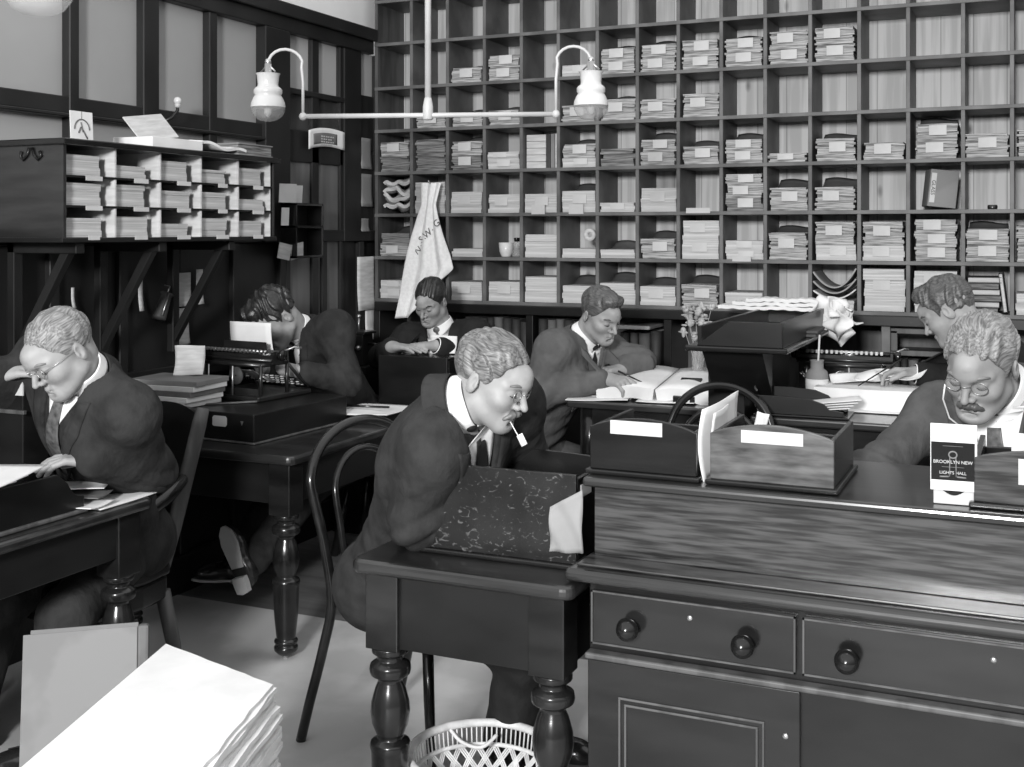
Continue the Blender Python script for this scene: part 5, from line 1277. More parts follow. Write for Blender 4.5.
class Person:
    def __init__(s, label, base, **kw):
        s.k = kw; s.base = V3(*base); s.label = label
        s.N, s.P, s.H = V3(*kw['neck']), V3(*kw['pelvis']), V3(*kw['head'])
        s.hs = kw.get('hs', 1.0)
        s.HR = frame(*kw['face'])
        up = nrm(s.N - s.P); a = math.radians(kw['heading']); x = V3(math.sin(a), -math.cos(a), kw.get('tilt', 0.0)); x = nrm(x - up * (x @ up))
        f = np.cross(up, x); s.CR = np.stack([x, f, up], 1)
        sw = kw.get('sw', .175); dr = kw.get('drop', .045)
        s.sh = {'R': s.N + x * sw - up * dr + V3(*kw.get('shR', (0, 0, 0))), 'L': s.N - x * sw - up * dr + V3(*kw.get('shL', (0, 0, 0)))}
        s.el = {q: V3(*kw['el' + q]) for q in 'RL'}; s.wr = {q: V3(*kw['wr' + q]) for q in 'RL'}
        s.kn = {q: V3(*kw['kn' + q]) for q in 'RL'}; s.an = {q: V3(*kw['an' + q]) for q in 'RL'}
        x_ = s.CR[:, 0] * 1.0; x_[2] = 0; x_ = nrm(x_)
        s.hip = {'R': s.P + x_ * .09, 'L': s.P - x_ * .09}
    def hl(s, *p): return s.H + s.HR @ (V3(*p) * s.hs)         # head-local to world
    def cl(s, *p): return s.N + s.CR @ V3(*p)                  # chest-local (origin at the neck base)
    def torso(s, G, o, k=.05, hips=True):
        x, f, up = s.CR.T; L = np.linalg.norm(s.N - s.P); fat = s.k.get('fat', 1.0)
        ch = s.N - up * .17 + f * .005; wa = s.P + up * .14
        G.cap(wa, ch - up * .03, .150 * fat + o, .166 + o, k, flat=(f, .68 * fat))
        G.ell(ch, (.170 + o, .118 * fat + o, .165 + o), s.CR, k)
        if hips: G.cap(s.hip['R'], s.hip['L'], .105 + o, .105 + o, k); G.cap(s.P, wa, .150 * fat + o, .15 * fat + o, k, flat=(f, .74))
        for q in 'RL':
            G.cap(s.N - up * .035, s.sh[q], .058 + o, .056 + o, k)
            G.cap(ch, s.sh[q] - up * .01, .10 + o * .5, .058 + o, k)
    def legs(s, G, o, k=.03, cuff=0):
        for q in 'RL':
            G.cap(s.hip[q], s.kn[q], .088 + o, .062 + o, k)
            e = s.an[q] + nrm(s.kn[q] - s.an[q]) * cuff
            G.cap(s.kn[q], e, .060 + o, (.044 if not cuff else .052) + o, k)
    def arms(s, G, o, k=.02, stop=0):
        for q in 'RL':
            d = nrm(s.wr[q] - s.el[q]); w = s.wr[q] - d * stop
            G.cap(s.sh[q], s.el[q], .054 + o, .043 + o, k); G.cap(s.el[q], w, .043 + o, (.030 if not stop else .040) + o * .9, k)
    def head(s, G):
        hs = s.hs; Rm = s.HR
        def E(c, r, k=.02, op='u', R_=None): G.ell(s.hl(*c), V3(*r) * hs, Rm if R_ is None else Rm @ R_, k * hs, op)
        def C(a, b, ra, rb, k=.02, op='u'): G.cap(s.hl(*a), s.hl(*b), ra * hs, rb * hs, k * hs, op)
        jw = s.k.get('jaw', 1.0)
        E((0, -.014, .034), (.074, .094, .080))
        E((0, .030, -.030), (.059 * jw, .060, .085), .035)
        for q in (-1, 1):
            C((q * .050 * jw, -.002, -.062), (q * .020, .066, -.098), .020, .018, .035)
            E((q * .040, .058, -.030), (.022, .022, .018), .03)
            C((q * .016, .086, .017), (q * .046, .066, .014), .009, .008, .016)
        E((0, .070, -.102), (.020, .019, .016), .028)
        C((0, .080, .028), (0, .080, .04), .03, .03, .03)
        for q in (-1, 1): E((q * .031, .103, -.001), (.017, .016, .012), .014, 's')
        for q in (-1, 1): E((q * .031, .0745, -.002), (.0155, .0165, .0125), .004)
        C((0, .090, .010), (0, .1145, -.036), .0065, .0095, .014)
        for q in (-1, 1): E((q * .0125, .098, -.0385), (.0085, .011, .008), .007); E((q * .007, .103, -.046), (.0035, .005, .003), .003, 's')
        C((-.020, .083, -.0665), (.020, .083, -.0665), .006, .006, .010); C((0, .091, -.065), (0, .0915, -.066), .007, .007, .012)
        C((-.017, .083, -.079), (.017, .083, -.079), .0065, .0065, .010)
        C((-.022, .090, -.0725), (.022, .090, -.0725), .0022, .0022, .003, 's')
        E((0, .088, -.089), (.016, .010, .005), .01, 's')
        for q in (-1, 1):
            t = math.radians(14); Re = np.array([[1, 0, 0], [0, math.cos(t), -math.sin(t)], [0, math.sin(t), math.cos(t)]]).T
            tz = math.radians(-q * 22); Rz = np.array([[math.cos(tz), -math.sin(tz), 0], [math.sin(tz), math.cos(tz), 0], [0, 0, 1]])
            E((q * .076, -.016, -.008), (.0085, .0185, .031), .006, 'u', Rz @ Re)
            E((q * .0865, -.009, -.003), (.0075, .0105, .018), .004, 's', Rz @ Re); E((q * .080, -.004, -.010), (.005, .005, .007), .004, 'u', Rz @ Re)
        G.cap(s.hl(0, -.038, -.045), s.N - s.CR[:, 2] * .03, .053 * hs, .058, .03)
        G.cap(s.hl(0, -.01, -.080), s.N + s.CR[:, 1] * .008, .036 * hs, .048, .03)
    def hand(s, G, q, d, n, curl=(.5, .55, .6, .7), spread=.10, thumb=.5, hk=1.0):
        """d: direction wrist->knuckles, n: direction the palm faces"""
        d = nrm(V3(*d)); n = V3(*n); n = nrm(n - d * (n @ d)); x = np.cross(d, n)      # towards the thumb for a right hand
        if q == 'L': x = -x
        w = s.wr[q]
        for i in range(4):
            off_ = (.030 - .020 * i) * hk
            kn = w + d * (.088 - .004 * abs(i - 1)) * hk + x * off_ * 1.0 - n * .004
            G.cap(w + x * off_ * .55, kn, .0155 * hk, .0115 * hk, .012)
            L = [(.042, .027, .021), (.047, .030, .022), (.043, .028, .022), (.034, .021, .019)][i]
            dd = nrm(d + x * spread * (1.2 - i)); a = 0; p = kn
            for j, l in enumerate(L):
                a += curl[i] * (1.0 if j == 0 else 1.15 if j == 1 else .6)
                v = dd * math.cos(a) + n * math.sin(a); e = p + v * l * hk
                G.cap(p, e, (.0098 - .0010 * j) * hk, (.0090 - .0012 * j) * hk, .004); p = e
        b = w + d * .022 * hk + x * .024 * hk + n * .008
        v1 = nrm(d * .75 + x * .65 + n * .45 * thumb); m = b + v1 * .042 * hk
        v2 = nrm(d * .95 + x * .15 + n * .7 * thumb); e = m + v2 * .034 * hk; e2 = e + nrm(d - x * .15 + n * .5 * thumb) * .026 * hk
        G.cap(b, m, .015 * hk, .0115 * hk, .012); G.cap(m, e, .0112 * hk, .010 * hk, .004); G.cap(e, e2, .0098 * hk, .008 * hk, .004)
        G.cap(s.el[q] + (w - s.el[q]) * .6, w, .033, .027, .02); G.cap(w, w + d * .05 * hk, .026 * hk, .020 * hk, .02, flat=(n, .7))
    def build(s):
        k = s.k; pts = [s.N, s.P, s.H, *s.sh.values(), *s.el.values(), *s.wr.values(), *s.kn.values(), *s.an.values()]
        lo, hi = np.min(pts, 0) - .22, np.max(pts, 0) + .22
        lo[2] = max(lo[2], 0.003)
        fines = [(s.H - .155 * s.hs, s.H + .155 * s.hs, .0032)]
        for q in k.get('hands', {}): fines.append((s.wr[q] - .12, s.wr[q] + .16, .0042)) if not k['hands'][q].get('box') else fines.append((s.wr[q] + V3(*k['hands'][q]['box'][0]), s.wr[q] + V3(*k['hands'][q]['box'][1]), .0042))
        G = SDF(lo, hi, .012, fines)
        s.torso(G, -.012); s.legs(G, -.012); s.arms(G, -.008); s.head(G)
        for q in 'RL':
            hd = k.get('hands', {}).get(q)
            dflt = nrm(s.wr[q] - s.el[q])
            if hd: s.hand(G, q, hd['d'], hd['n'], hd.get('curl', (.5, .55, .6, .7)), hd.get('spread', .08), hd.get('thumb', .5))
            else: G.cap(s.wr[q], s.wr[q] + dflt * .08, .028, .03, .02)
        # feet inside the shoes
        s.toe = {}
        for q in 'RL':
            t = k.get('toe' + q); v = nrm(V3(*t)) if t else nrm(V3(s.CR[0, 1], s.CR[1, 1], 0)); s.toe[q] = v
            G.cap(s.an[q], s.an[q] + v * .12 - V3(0, 0, .03), .03, .022, .02)
        body, P, Q = G.mesh('person', M[k.get('skin', 'skin')], s.base, None, 2)
        tag(body, s.label, 'person'); s.body = body
        s.jacket(); s.trousers(); s.collar(); s.hair(); s.face_bits(); s.shoes()
        for fn in k.get('extra', ()): fn(s)
        return body
    def jacket(s):
        k = s.k; pts = [s.N, s.P, s.hip['R'], s.hip['L'], *s.sh.values(), *s.el.values(), *s.wr.values()]
        lo, hi = np.min(pts, 0) - .22, np.max(pts, 0) + .22
        x, f, up = s.CR.T; m = M[k.get('suit', 'suit_dark')]
        # waistcoat under the coat
        lo2, hi2 = s.N - .40, s.N + .30
        W = SDF(lo2, hi2, .009); s.torso(W, .006, hips=False)
        W.cap(s.N + up * .05 + f * .0, s.N - up * .01, .072, .085, .02, 's')
        X, Y, Z = W.grid((slice(None),) * 3); W.F = np.maximum(W.F, ((X - s.N[0]) * up[0] + (Y - s.N[1]) * up[1] + (Z - s.N[2]) * up[2] + .012).astype(np.float32))
        wc, Pw, Qw = W.mesh('waistcoat', M[k.get('vest', k.get('suit', 'suit_dark'))], s.base, s.body, 2)
        s.bw = BVHTree.FromPolygons(Pw.tolist(), Qw.tolist())
        G = SDF(lo, hi, .008)
        s.torso(G, .018); s.arms(G, .012, .06, stop=k.get('stop', .028))
        for q in 'RL':   # coat skirts over the hips
            G.cap(s.hip[q], s.hip[q] + nrm(s.kn[q] - s.hip[q]) * k.get('skirt', .06), .112, .105, .05)
        vl, vw = k.get('v', (.30, .062)); y0 = k.get('vy', .02)
        X, Y, Z = G.grid((slice(None),) * 3)
        lx = (X - s.N[0]) * x[0] + (Y - s.N[1]) * x[1] + (Z - s.N[2]) * x[2]
        lf = (X - s.N[0]) * f[0] + (Y - s.N[1]) * f[1] + (Z - s.N[2]) * f[2]
        lz = (X - s.N[0]) * up[0] + (Y - s.N[1]) * up[1] + (Z - s.N[2]) * up[2]
        wd = vw * np.clip((lz + vl) / vl, 0, 1.6)
        cut = np.maximum(np.maximum(np.abs(lx) - wd, y0 - lf), -(lz + vl))
        G.F = np.maximum(G.F, -cut.astype(np.float32))
        # neck hole and coat fall away round the collar
        rad = np.sqrt(lx ** 2 + (lf + .005) ** 2); neckcut = np.maximum(rad - (.068 + .35 * np.clip(lz, 0, 1)), -(lz + .012))
        G.F = np.maximum(G.F, -neckcut.astype(np.float32))
        jk, P, Q = G.mesh('jacket', m, s.base, s.body, 5)
        # cloth folds: general + creases across elbows and waist
        me = jk.data; d = wrinkle(P, k.get('wr', .0016), hash_(s.label), 7.5)
        for q in 'RL':
            for c, ax_, R_, a_ in ((s.el[q], nrm(s.wr[q] - s.sh[q]), .14, .0070), (s.sh[q], nrm(s.el[q] - s.N), .12, .002)):
                r = np.linalg.norm(P - c, axis=1); t = (P - c) @ ax_ + .25 * ((P - c) @ np.cross(ax_, up))
                d += a_ * np.exp(-(r / R_) ** 2) * (1.6 * np.abs(np.sin(t * 48 + 1.6 * np.sin((P - c) @ x * 15 + t * 9) + 1)) - 1)
        t = (P - s.P) @ up; sd = (P - s.P) @ x
        d += .004 * np.exp(-((t - .18) / .12) ** 2) * np.sin(t * 75 + 2.2 * np.sin(sd * 16) + 1.0)
        no = np.zeros(len(P) * 3); me.vertices.foreach_get('normal', no); no = no.reshape(-1, 3)
        co = P + no * d[:, None] - s.base
        me.vertices.foreach_set('co', co.astype(np.float32).ravel()); me.update()
        s.bj = BVHTree.FromPolygons((co + s.base).tolist(), Q.tolist())
        # lapels and the coat collar, laid over the coat front
        def proj(bv, lx_, lz_, o):
            st = Vector(s.cl(lx_, .45, lz_)); h = bv.ray_cast(st, Vector(-f))
            return h[0] + Vector(f) * o if h[0] is not None and h[3] < .6 else None
        s.proj = proj
        for q in (-1, 1):
            def fn(u, v, q=q):
                z_ = -.012 - (vl - .012) * v
                inn = vw * max(0, (z_ + vl) / vl) + .000
                w_ = .066 * (1 - v) ** .55 * (1 if v > .30 else .80 + .2 * (v / .3)) + .002
                if .27 < v < .33: w_ *= 1.05
                lx_ = q * (inn - .004 + w_ * u)
                r = proj(s.bj, lx_, z_ + .02 * u * (1 - v), .0035 + .003 * math.sin(PI * u))
                return r if r is not None else None
            NU, NV = 6, 22; P_ = {}
            for i in range(NU + 1):
                for j in range(NV + 1):
                    P_[i, j] = fn(i / NU, j / NV)
            zs_ = [p for p in P_.values() if p is not None]
            if len(zs_) < 40: continue
            for i in range(NU + 1):
                for j in range(NV + 1):
                    if P_[i, j] is None:
                        c_ = [P_[a, b] for a in range(max(0, i - 2), min(NU, i + 2) + 1) for b in range(max(0, j - 2), min(NV, j + 2) + 1) if P_.get((a, b)) is not None]
                        P_[i, j] = sum(c_, Vector()) / len(c_) if c_ else zs_[0]
            for it in range(2):
                P2 = {}
                for i in range(NU + 1):
                    for j in range(NV + 1):
                        nb = [P_[a, b] for a, b in ((i - 1, j), (i + 1, j), (i, j - 1), (i, j + 1)) if (a, b) in P_]
                        P2[i, j] = P_[i, j] * .5 + sum(nb, Vector()) / len(nb) * .5 if 0 < i < NU and 0 < j < NV else P_[i, j]
                P_ = P2
            sb = Vector(s.base)
            w = MB().grid(lambda u, v: P_[round(u * NU), round(v * NV)] - sb, NU, NV, thick=.004 * (1 if q > 0 else -1))
            w.build('lapel', m, s.body)
        # coat collar round the back of the neck
        nd = nrm(s.hl(0, -.01, -.075) - s.N); ax = nrm(nd * .75 + up * .45); f_ = nrm(f - ax * (f @ ax)); x_ = np.cross(f_, ax); o0 = s.N + ax * .004
        cr = MB(); sb = Vector(s.base); pts_ = []
        def cf(u, v):
            a = math.radians(42 + 276 * u); e = math.sin(PI * u) ** .7
            top = .020 * e - .012
            if v < .3: r = .074; z_ = -.02 + (top + .02) * v / .3
            else: t = (v - .3) / .7; r = .076 + .022 * t; z_ = top - (.050 + .012 * e) * t
            return Vector(o0 + x_ * r * math.sin(a) + f_ * (r * math.cos(a) - .002) + ax * z_) - sb
        cr.grid(cf, 36, 10, thick=.004); cr.build('coat_collar', m, s.body)
    def trousers(s):
        k = s.k; pts = [s.P, *s.kn.values(), *s.an.values(), *s.hip.values()]
        lo, hi = np.min(pts, 0) - .18, np.max(pts, 0) + .18; lo[2] = max(lo[2], .02)
        G = SDF(lo, hi, .012); s.legs(G, .014, .04, cuff=.05)
        G.cap(s.hip['R'], s.hip['L'], .108, .108, .05)
        tr, P, Q = G.mesh('trousers', M[k.get('pants', k.get('suit', 'suit_dark'))], s.base, s.body, 1)
        d = wrinkle(P, .004, 3 + hash_(s.label), 8)
        no = np.zeros(len(P) * 3); tr.data.vertices.foreach_get('normal', no)
        tr.data.vertices.foreach_set('co', (P + no.reshape(-1, 3) * d[:, None] - s.base).astype(np.float32).ravel()); tr.data.update()
    def shoes(s):
        if not s.k.get('shoes', True): return
        for q in 'RL':
            a = s.an[q]; v = s.toe[q]; dn = s.k.get('sole' + q); dn = nrm(V3(*dn)) if dn else V3(0, 0, -1)
            dn = nrm(dn - v * (dn @ v)); sd = np.cross(v, dn)
            lo, hi = a - .30, a + .30; lo[2] = max(lo[2], .004)
            G = SDF(lo, hi, .007)
            sole = a + dn * .045
            G.cap(a - dn * .06, a + dn * .015, .047, .046, .03); G.cap(a + dn * .015 - v * .035, sole - dn * .032 + v * .13, .040, .036, .03, flat=(dn, .85)); G.cap(sole - dn * .028 + v * .11, sole - dn * .022 + v * .165, .042, .030, .03, flat=(dn, .65))
            X, Y, Z = G.grid((slice(None),) * 3); hgt = (X - sole[0]) * dn[0] + (Y - sole[1]) * dn[1] + (Z - sole[2]) * dn[2]
            G.F = np.maximum(G.F, hgt.astype(np.float32))
            sh, _, _ = G.mesh('shoe', M['leather'], s.base, s.body, 1)
            out = [(-.078, .028), (-.085, 0), (-.078, -.028), (-.04, -.032), (.0, -.028), (.06, -.034), (.12, -.042), (.165, -.034), (.195, -.012), (.197, .008), (.175, .032), (.12, .043), (.06, .034), (0, .028), (-.04, .032)]
            o_ = Vector(sole - s.base)
            MB().prism([p for p in out if p[0] > .02] + [(.02, .029), (.02, -.029)][::1], o_, v, sd, dn * .009).build('sole', M['sole'], sh)
            MB().prism([(-.078, .028), (-.085, 0), (-.078, -.028), (-.04, -.032), (-.015, -.03), (-.015, .03), (-.04, .032)], o_, v, sd, dn * .026).build('heel', M['sole'], sh)
            pt = [Vector(a - dn * .02 + v * (.035 + .02 * j) + sd * .018 * (-1) ** j - dn * (.035 - .012 * j)) - Vector(s.base) for j in range(5)]
            MB().tube(pt, .003, n=5).build('laces', M['leather'], sh)
    def collar(s):
        """stand-up shirt collar with folded wings, shirt front and necktie"""
        k = s.k; sb = Vector(s.base); sk = k.get('collar', (.059, .043))
        R0, Hc = sk
        # axis: between chest and head-neck directions
        nd = nrm(s.hl(0, -.01, -.075) - s.N); ax = nrm(nd * .75 + s.CR[:, 2] * .45); f = nrm(s.CR[:, 1] - ax * (s.CR[:, 1] @ ax)); x = np.cross(f, ax)
        o0 = s.N + ax * .004
        def fn(u, v):
            a = math.radians(6 + 348 * u); fr = max(0, math.cos(a)) ** 3
            if v < .55:
                t = v / .55; r = R0 + .004 - .004 * t; z_ = -.014 + (Hc + .014 - .010 * fr) * t
            else:
                t = (v - .55) / .45; r = R0 + .0025 + .009 * t + .006 * fr * t; z_ = (Hc - .010 * fr) - (Hc * .86 + .016 * fr) * t
            return Vector(o0 + x * r * math.sin(a) + f * (r * math.cos(a) * 1.04 + .006 * fr) + ax * z_) - sb
        MB().grid(fn, 60, 14, thick=.003).build('shirt_collar', M['shirt'], s.body)
        vl, vw = k.get('v', (.30, .062)); sv = k.get('shirt_v', min(.20, vl * .7)); swd = k.get('shirt_w', vw * .95)
        def sheet(name, m, fl, z0, z1, wfn, o):
            NU, NV = 8, 18; G_ = {}
            last = None
            for j in range(NV + 1):
                z_ = z0 + (z1 - z0) * j / NV
                for i in range(NU + 1):
                    p = s.proj(s.bw, wfn(z_) * (2 * i / NU - 1) + fl, z_, o)
                    if p is None: p = last if last is not None else Vector(s.cl(wfn(z_) * (2 * i / NU - 1), .07, z_))
                    G_[i, j] = p; last = p
            ob = MB().grid(lambda u, v: G_[round(u * NU), round(v * NV)] - sb, NU, NV, thick=.002); return ob.build(name, m, s.body)
        sheet('shirt_front', M['shirt'], 0, .0, -sv, lambda z_: max(.003, swd * (z_ + sv) / sv + .004), .0035)
        if k.get('tie', True):
            tm = M[k.get('tie_m', 'tie')]; c = o0 + f * (R0 + .010) + ax * .012
            MB().ball((0, 0, 0), .019, (1, .62, 1.0), n=14, m=10, M4=Matrix.Translation(Vector(c) - sb) @ Matrix(np.stack([x, f, ax], 1).tolist()).to_4x4()).build('tie_knot', tm, s.body)
            zt_ = float((c - s.N) @ s.CR[:, 2]) - .012
            sheet('necktie', tm, 0, min(zt_, -.004), -vl * .92, lambda z_: .014 + .018 * min(1, (-z_) / .2), .0085)
    def hair(s):
        k = s.k; st = k.get('hair', {}); hs = s.hs
        lo, hi = s.H - .17 * hs, s.H + .18 * hs
        G = SDF(lo, hi, .0034)
        vol = st.get('vol', .012); sd_ = st.get('side', .006)
        G.ell(s.hl(0, -.014, .034 + vol * .45), V3(.074 + sd_, .094 + sd_ + st.get('back', 0), .080 + vol * .75) * hs, s.HR, .01)
        if st.get('quiff'): G.ell(s.hl(st.get('qx', 0), .062, .098), V3(.052, .034, .022 + st['quiff']) * hs, s.HR, .03)
        X, Y, Z = G.grid((slice(None),) * 3); px, py, pz = X - s.H[0], Y - s.H[1], Z - s.H[2]
        lx, lyy, lz = [(px * s.HR[0, i] + py * s.HR[1, i] + pz * s.HR[2, i]) / hs for i in range(3)]
        hl_ = st.get('line', .066); rc = st.get('recede', 0.0)
        ky = [-.13, -.06, -.035, -.012, .008, .020, .030, .050, .062, .072, .10]
        kz = [-.062, -.050, -.030, .004, .010, -.012, .012, .034 + rc * .3, .054 + rc * .6, hl_, hl_ + .012]
        zl = np.interp(lyy, ky, kz) - rc * 1.2 * np.clip(.025 - np.abs(lx), 0, 1) * (lyy > .05) * st.get('peak', 1)
        # strands: combed waves
        cd = st.get('comb', (0.4, 1.0)); ph = lx * 260 * cd[1] + lyy * 140 * cd[0] + 2.5 * np.sin(lz * 50 + lyy * 45) + 1.3 * np.sin(lx * 90)
        nz = st.get('rough', .0016) * np.sin(ph) + st.get('wave', .0012) * np.sin(lyy * 120 + 3 * np.sin(lx * 60) + lz * 40)
        if 'part' in st:
            nz = nz + .006 * np.exp(-((lx - st['part']) / .005) ** 2) * (lz > .05) * (lyy > -.05)
        G.F = np.maximum(G.F + nz.astype(np.float32) * hs, ((zl - lz) * .75 * hs + nz * .6).astype(np.float32))
        o, P, Q = G.mesh('hair', M[k.get('hair_m', 'hair_brown')], s.base, s.body, 1)
        L = ((P - s.H) @ s.HR) / hs; wv = st.get('curl', .004)
        L[:, 0] += cd[0] * .5 * L[:, 1] * (1 if 'part' not in st else np.sign(L[:, 0] - st['part'])) + wv * np.sin(L[:, 1] * 75 + 2 * np.sin(L[:, 2] * 40)); L[:, 2] += wv * np.sin(L[:, 1] * 60 + L[:, 0] * 40)
        at_ = o.data.attributes.new('strand', 'FLOAT_VECTOR', 'POINT'); at_.data.foreach_set('vector', L.astype(np.float32).ravel())
    def face_bits(s):
        k = s.k; sb = Vector(s.base); hv = lambda *p: Vector(s.hl(*p)) - sb; hs = s.hs
        bm_ = M[k.get('brow_m', k.get('hair_m', 'hair_brown'))]
        for q in (-1, 1):
            MB().tube([hv(q * .012, .0985, .0175), hv(q * .024, .0975, .0220), hv(q * .038, .0905, .0230), hv(q * .051, .0765, .0180)], [.0035 * hs, .0050 * hs, .0045 * hs, .0022 * hs], n=7).build('eyebrow', bm_, s.body)
            op = k.get('eye_open', 0)
            arc = [hv(q * (.031 + .0145 * t), .0908 - .0085 * t * t * (1 if q * t > 0 else .6) + .0 , -.0075 - .0035 * (1 - t * t)) for t in (-1, -.6, -.2, .2, .6, 1)]
            MB().tube(arc, [.0008 * hs, .0013 * hs, .0016 * hs, .0016 * hs, .0014 * hs, .0009 * hs], n=6).build('eyelashes', M['hair_dark'], s.body)
        mo = k.get('moustache')
        if mo:
            G = SDF(s.H - .15 * hs, s.H + .15 * hs, .003)
            t = mo.get('t', .0075); dr = mo.get('droop', .010)
            for q in (-1, 1):
                G.cap(s.hl(q * .002, .1005, -.056), s.hl(q * .018, .094, -.061), t * 1.05 * hs, t * hs, .006 * hs); G.cap(s.hl(q * .018, .094, -.061), s.hl(q * mo.get('w', .030), .081, -.063 - dr), t * hs, t * .5 * hs, .006 * hs)
            X, Y, Z = G.grid((slice(None),) * 3); lx = (X - s.H[0]) * s.HR[0, 0] + (Y - s.H[1]) * s.HR[1, 0] + (Z - s.H[2]) * s.HR[2, 0]; lz = (X - s.H[0]) * s.HR[0, 2] + (Y - s.H[1]) * s.HR[1, 2] + (Z - s.H[2]) * s.HR[2, 2]
            G.F += (.0011 * np.sin(lx * 520 + 60 * np.abs(lx) + lz * 90)).astype(np.float32)
            G.mesh('moustache', M[mo.get('m', 'hair_brown')], s.base, s.body, 1)
        sp = k.get('glasses')
        if sp:
            r = sp.get('r', .0195); zc = sp.get('z', -.004); yc = sp.get('y', .1035)
            g = empty('spectacles', (0, 0, 0)); g.parent = s.body
            for q in (-1, 1):
                c = (q * .032, yc - .004, zc)
                ring = [hv(c[0] + r * math.cos(a) , c[1] - abs(r * math.cos(a) * q + r) * .10, c[2] + r * .86 * math.sin(a)) for a in [2 * PI * i / 28 for i in range(28)]]
                MB().tube(ring, .0011 * hs, n=6, closed=True).build('rim', M['steel'], g)
                lens = MB(); cc = hv(c[0], c[1] - r * .1, c[2]); n_ = len(ring); lens.add([cc] + ring, [(0, i + 1, (i + 1) % n_ + 1) for i in range(n_)], True); lens.build('lens', M['lens'], g)
                if sp.get('temples', True): MB().tube([hv(q * (.032 + r), yc - .012, zc + .004), hv(q * .070, .05, zc + .008), hv(q * .078, -.005, zc + .012), hv(q * .077, -.03, zc - .008)], .0011 * hs, n=6).build('temple', M['steel'], g)
            MB().tube([hv(-.0135, yc - .002, zc + .002), hv(0, yc + .012, zc + .008), hv(.0135, yc - .002, zc + .002)], .0013 * hs, n=6).build('bridge', M['steel'], g)
            s.specs = g
    def cuff(s, q, hd):
        d = nrm(V3(*hd)); w = s.wr[q]; o = w - nrm(w - s.el[q]) * .040; a = nrm(w - s.el[q])
        t = Vector(a).to_track_quat('Z', 'Y').to_matrix().to_4x4(); t.translation = Vector(o) - Vector(s.base)
        MB().lathe([(.037, -.01), (.038, .0), (.039, .048), (.0365, .048), (.035, .0), (.034, -.01)], n=24, cap=False, M4=t).build('shirt_cuff', M['shirt'], s.body)

def hash_(t): return sum(ord(c) * (i + 1) for i, c in enumerate(t)) % 9973
# ---- C: the moustached clerk at the writing table
def c_extra(s):
    sb = Vector(s.base); hv = lambda *p: Vector(s.hl(*p)) - sb
    a = Vector(s.hl(.018, .095, -.078)) - sb
    MB().tube([a, a + Vector((.018, -.004, -.025)), a + Vector((.040, -.01, -.050))], .0014, n=6).build('spectacles_cord', M['shirt'], s.body)
    b = a + Vector((.030, -.006, -.045))
    MB().grid(lambda u, v: b + Vector((-.008 + .013 * u + .014 * v, -.005 * math.sin(u * 3), .012 - .026 * v + .008 * u)), 5, 6, thick=.003).build('folded_slip', M['shirt'], s.body)
pC = Person('moustached clerk in dark suit leaning over the scratched tray at the centre table', (-1.66, 2.98, 0),
    pelvis=(-1.68, 2.98, .545), neck=tuple(at(459, 404, 2.99)), head=tuple(at(492, 379, 2.97)), face=(-2, 20, 0), hs=.96, heading=-18, tilt=-.06, sw=.165, drop=.055, shR=(.075, .03, -.02), shL=(.03, 0, -.01),
    elR=(-1.43, 2.60, .815), wrR=(-1.27, 2.735, .875), elL=(-1.28, 3.03, .85), wrL=(-1.10, 2.80, .85),
    knR=(-1.25, 2.88, .44), anR=(-1.36, 2.99, .085), knL=(-1.27, 3.05, .44), anL=(-1.32, 3.12, .085), toeR=(1, -.15, 0), toeL=(1, 0, 0),
    suit='suit_dark', pants='suit_black', hair_m='hair_fair', brow_m='hair_fair', hair=dict(vol=.014, line=.074, recede=.020, rough=.0032, wave=.0022, comb=(.25, .75), back=.004), jaw=.97,
    moustache=dict(m='hair_fair', t=.0085, droop=.012, w=.032), glasses=dict(temples=False, r=.019), v=(.34, .064), extra=[c_extra], skirt=.12)
pC.build()
# ---- A: bespectacled clerk on the left
pA = Person('bespectacled clerk with grey cropped hair, head propped on raised hand', (-2.66, 3.05, 0),
    stop=-.012, collar=(.060, .056), pelvis=(-2.80, 3.02, .535), neck=tuple(at(84, 374, 3.44)), head=tuple(at(61, 351, 3.36)), face=(-106, 33, 0), heading=-104, sw=.18,
    elR=(-2.88, 2.78, .90), wrR=(-2.80, 2.53, 1.125), elL=(-2.50, 2.87, .81), wrL=tuple(at(97, 461, 3.42)),
    knR=(-2.88, 2.62, .42), anR=(-2.88, 2.50, .085), knL=(-2.60, 2.60, .42), anL=(-2.58, 2.50, .085),
    hands={'L': dict(d=(-.86, -.50, .06), n=(.1, .15, -1), spread=.14, curl=(.22, .28, .33, .40), box=((-.16, -.22, -.09), (.05, .06, .07))), 'R': dict(d=(.90, .38, .22), n=(.1, .45, -.85), curl=(.20, .22, .24, .26), spread=.03, box=((-.08, -.14, -.08), (.18, .14, .18)))},
    suit='suit_dark', hair_m='hair_grey', hair=dict(vol=.009, line=.070, recede=.014, rough=.0014, comb=(.3, 1.0), side=.003), skin='skin',
    pants='suit_dark', glasses=dict(r=.0185), v=(.36, .062), vest='suit_dark', tie_m='tie2', shirt_v=.13)
pA.build(); pA.cuff('R', (0, 0, 1))
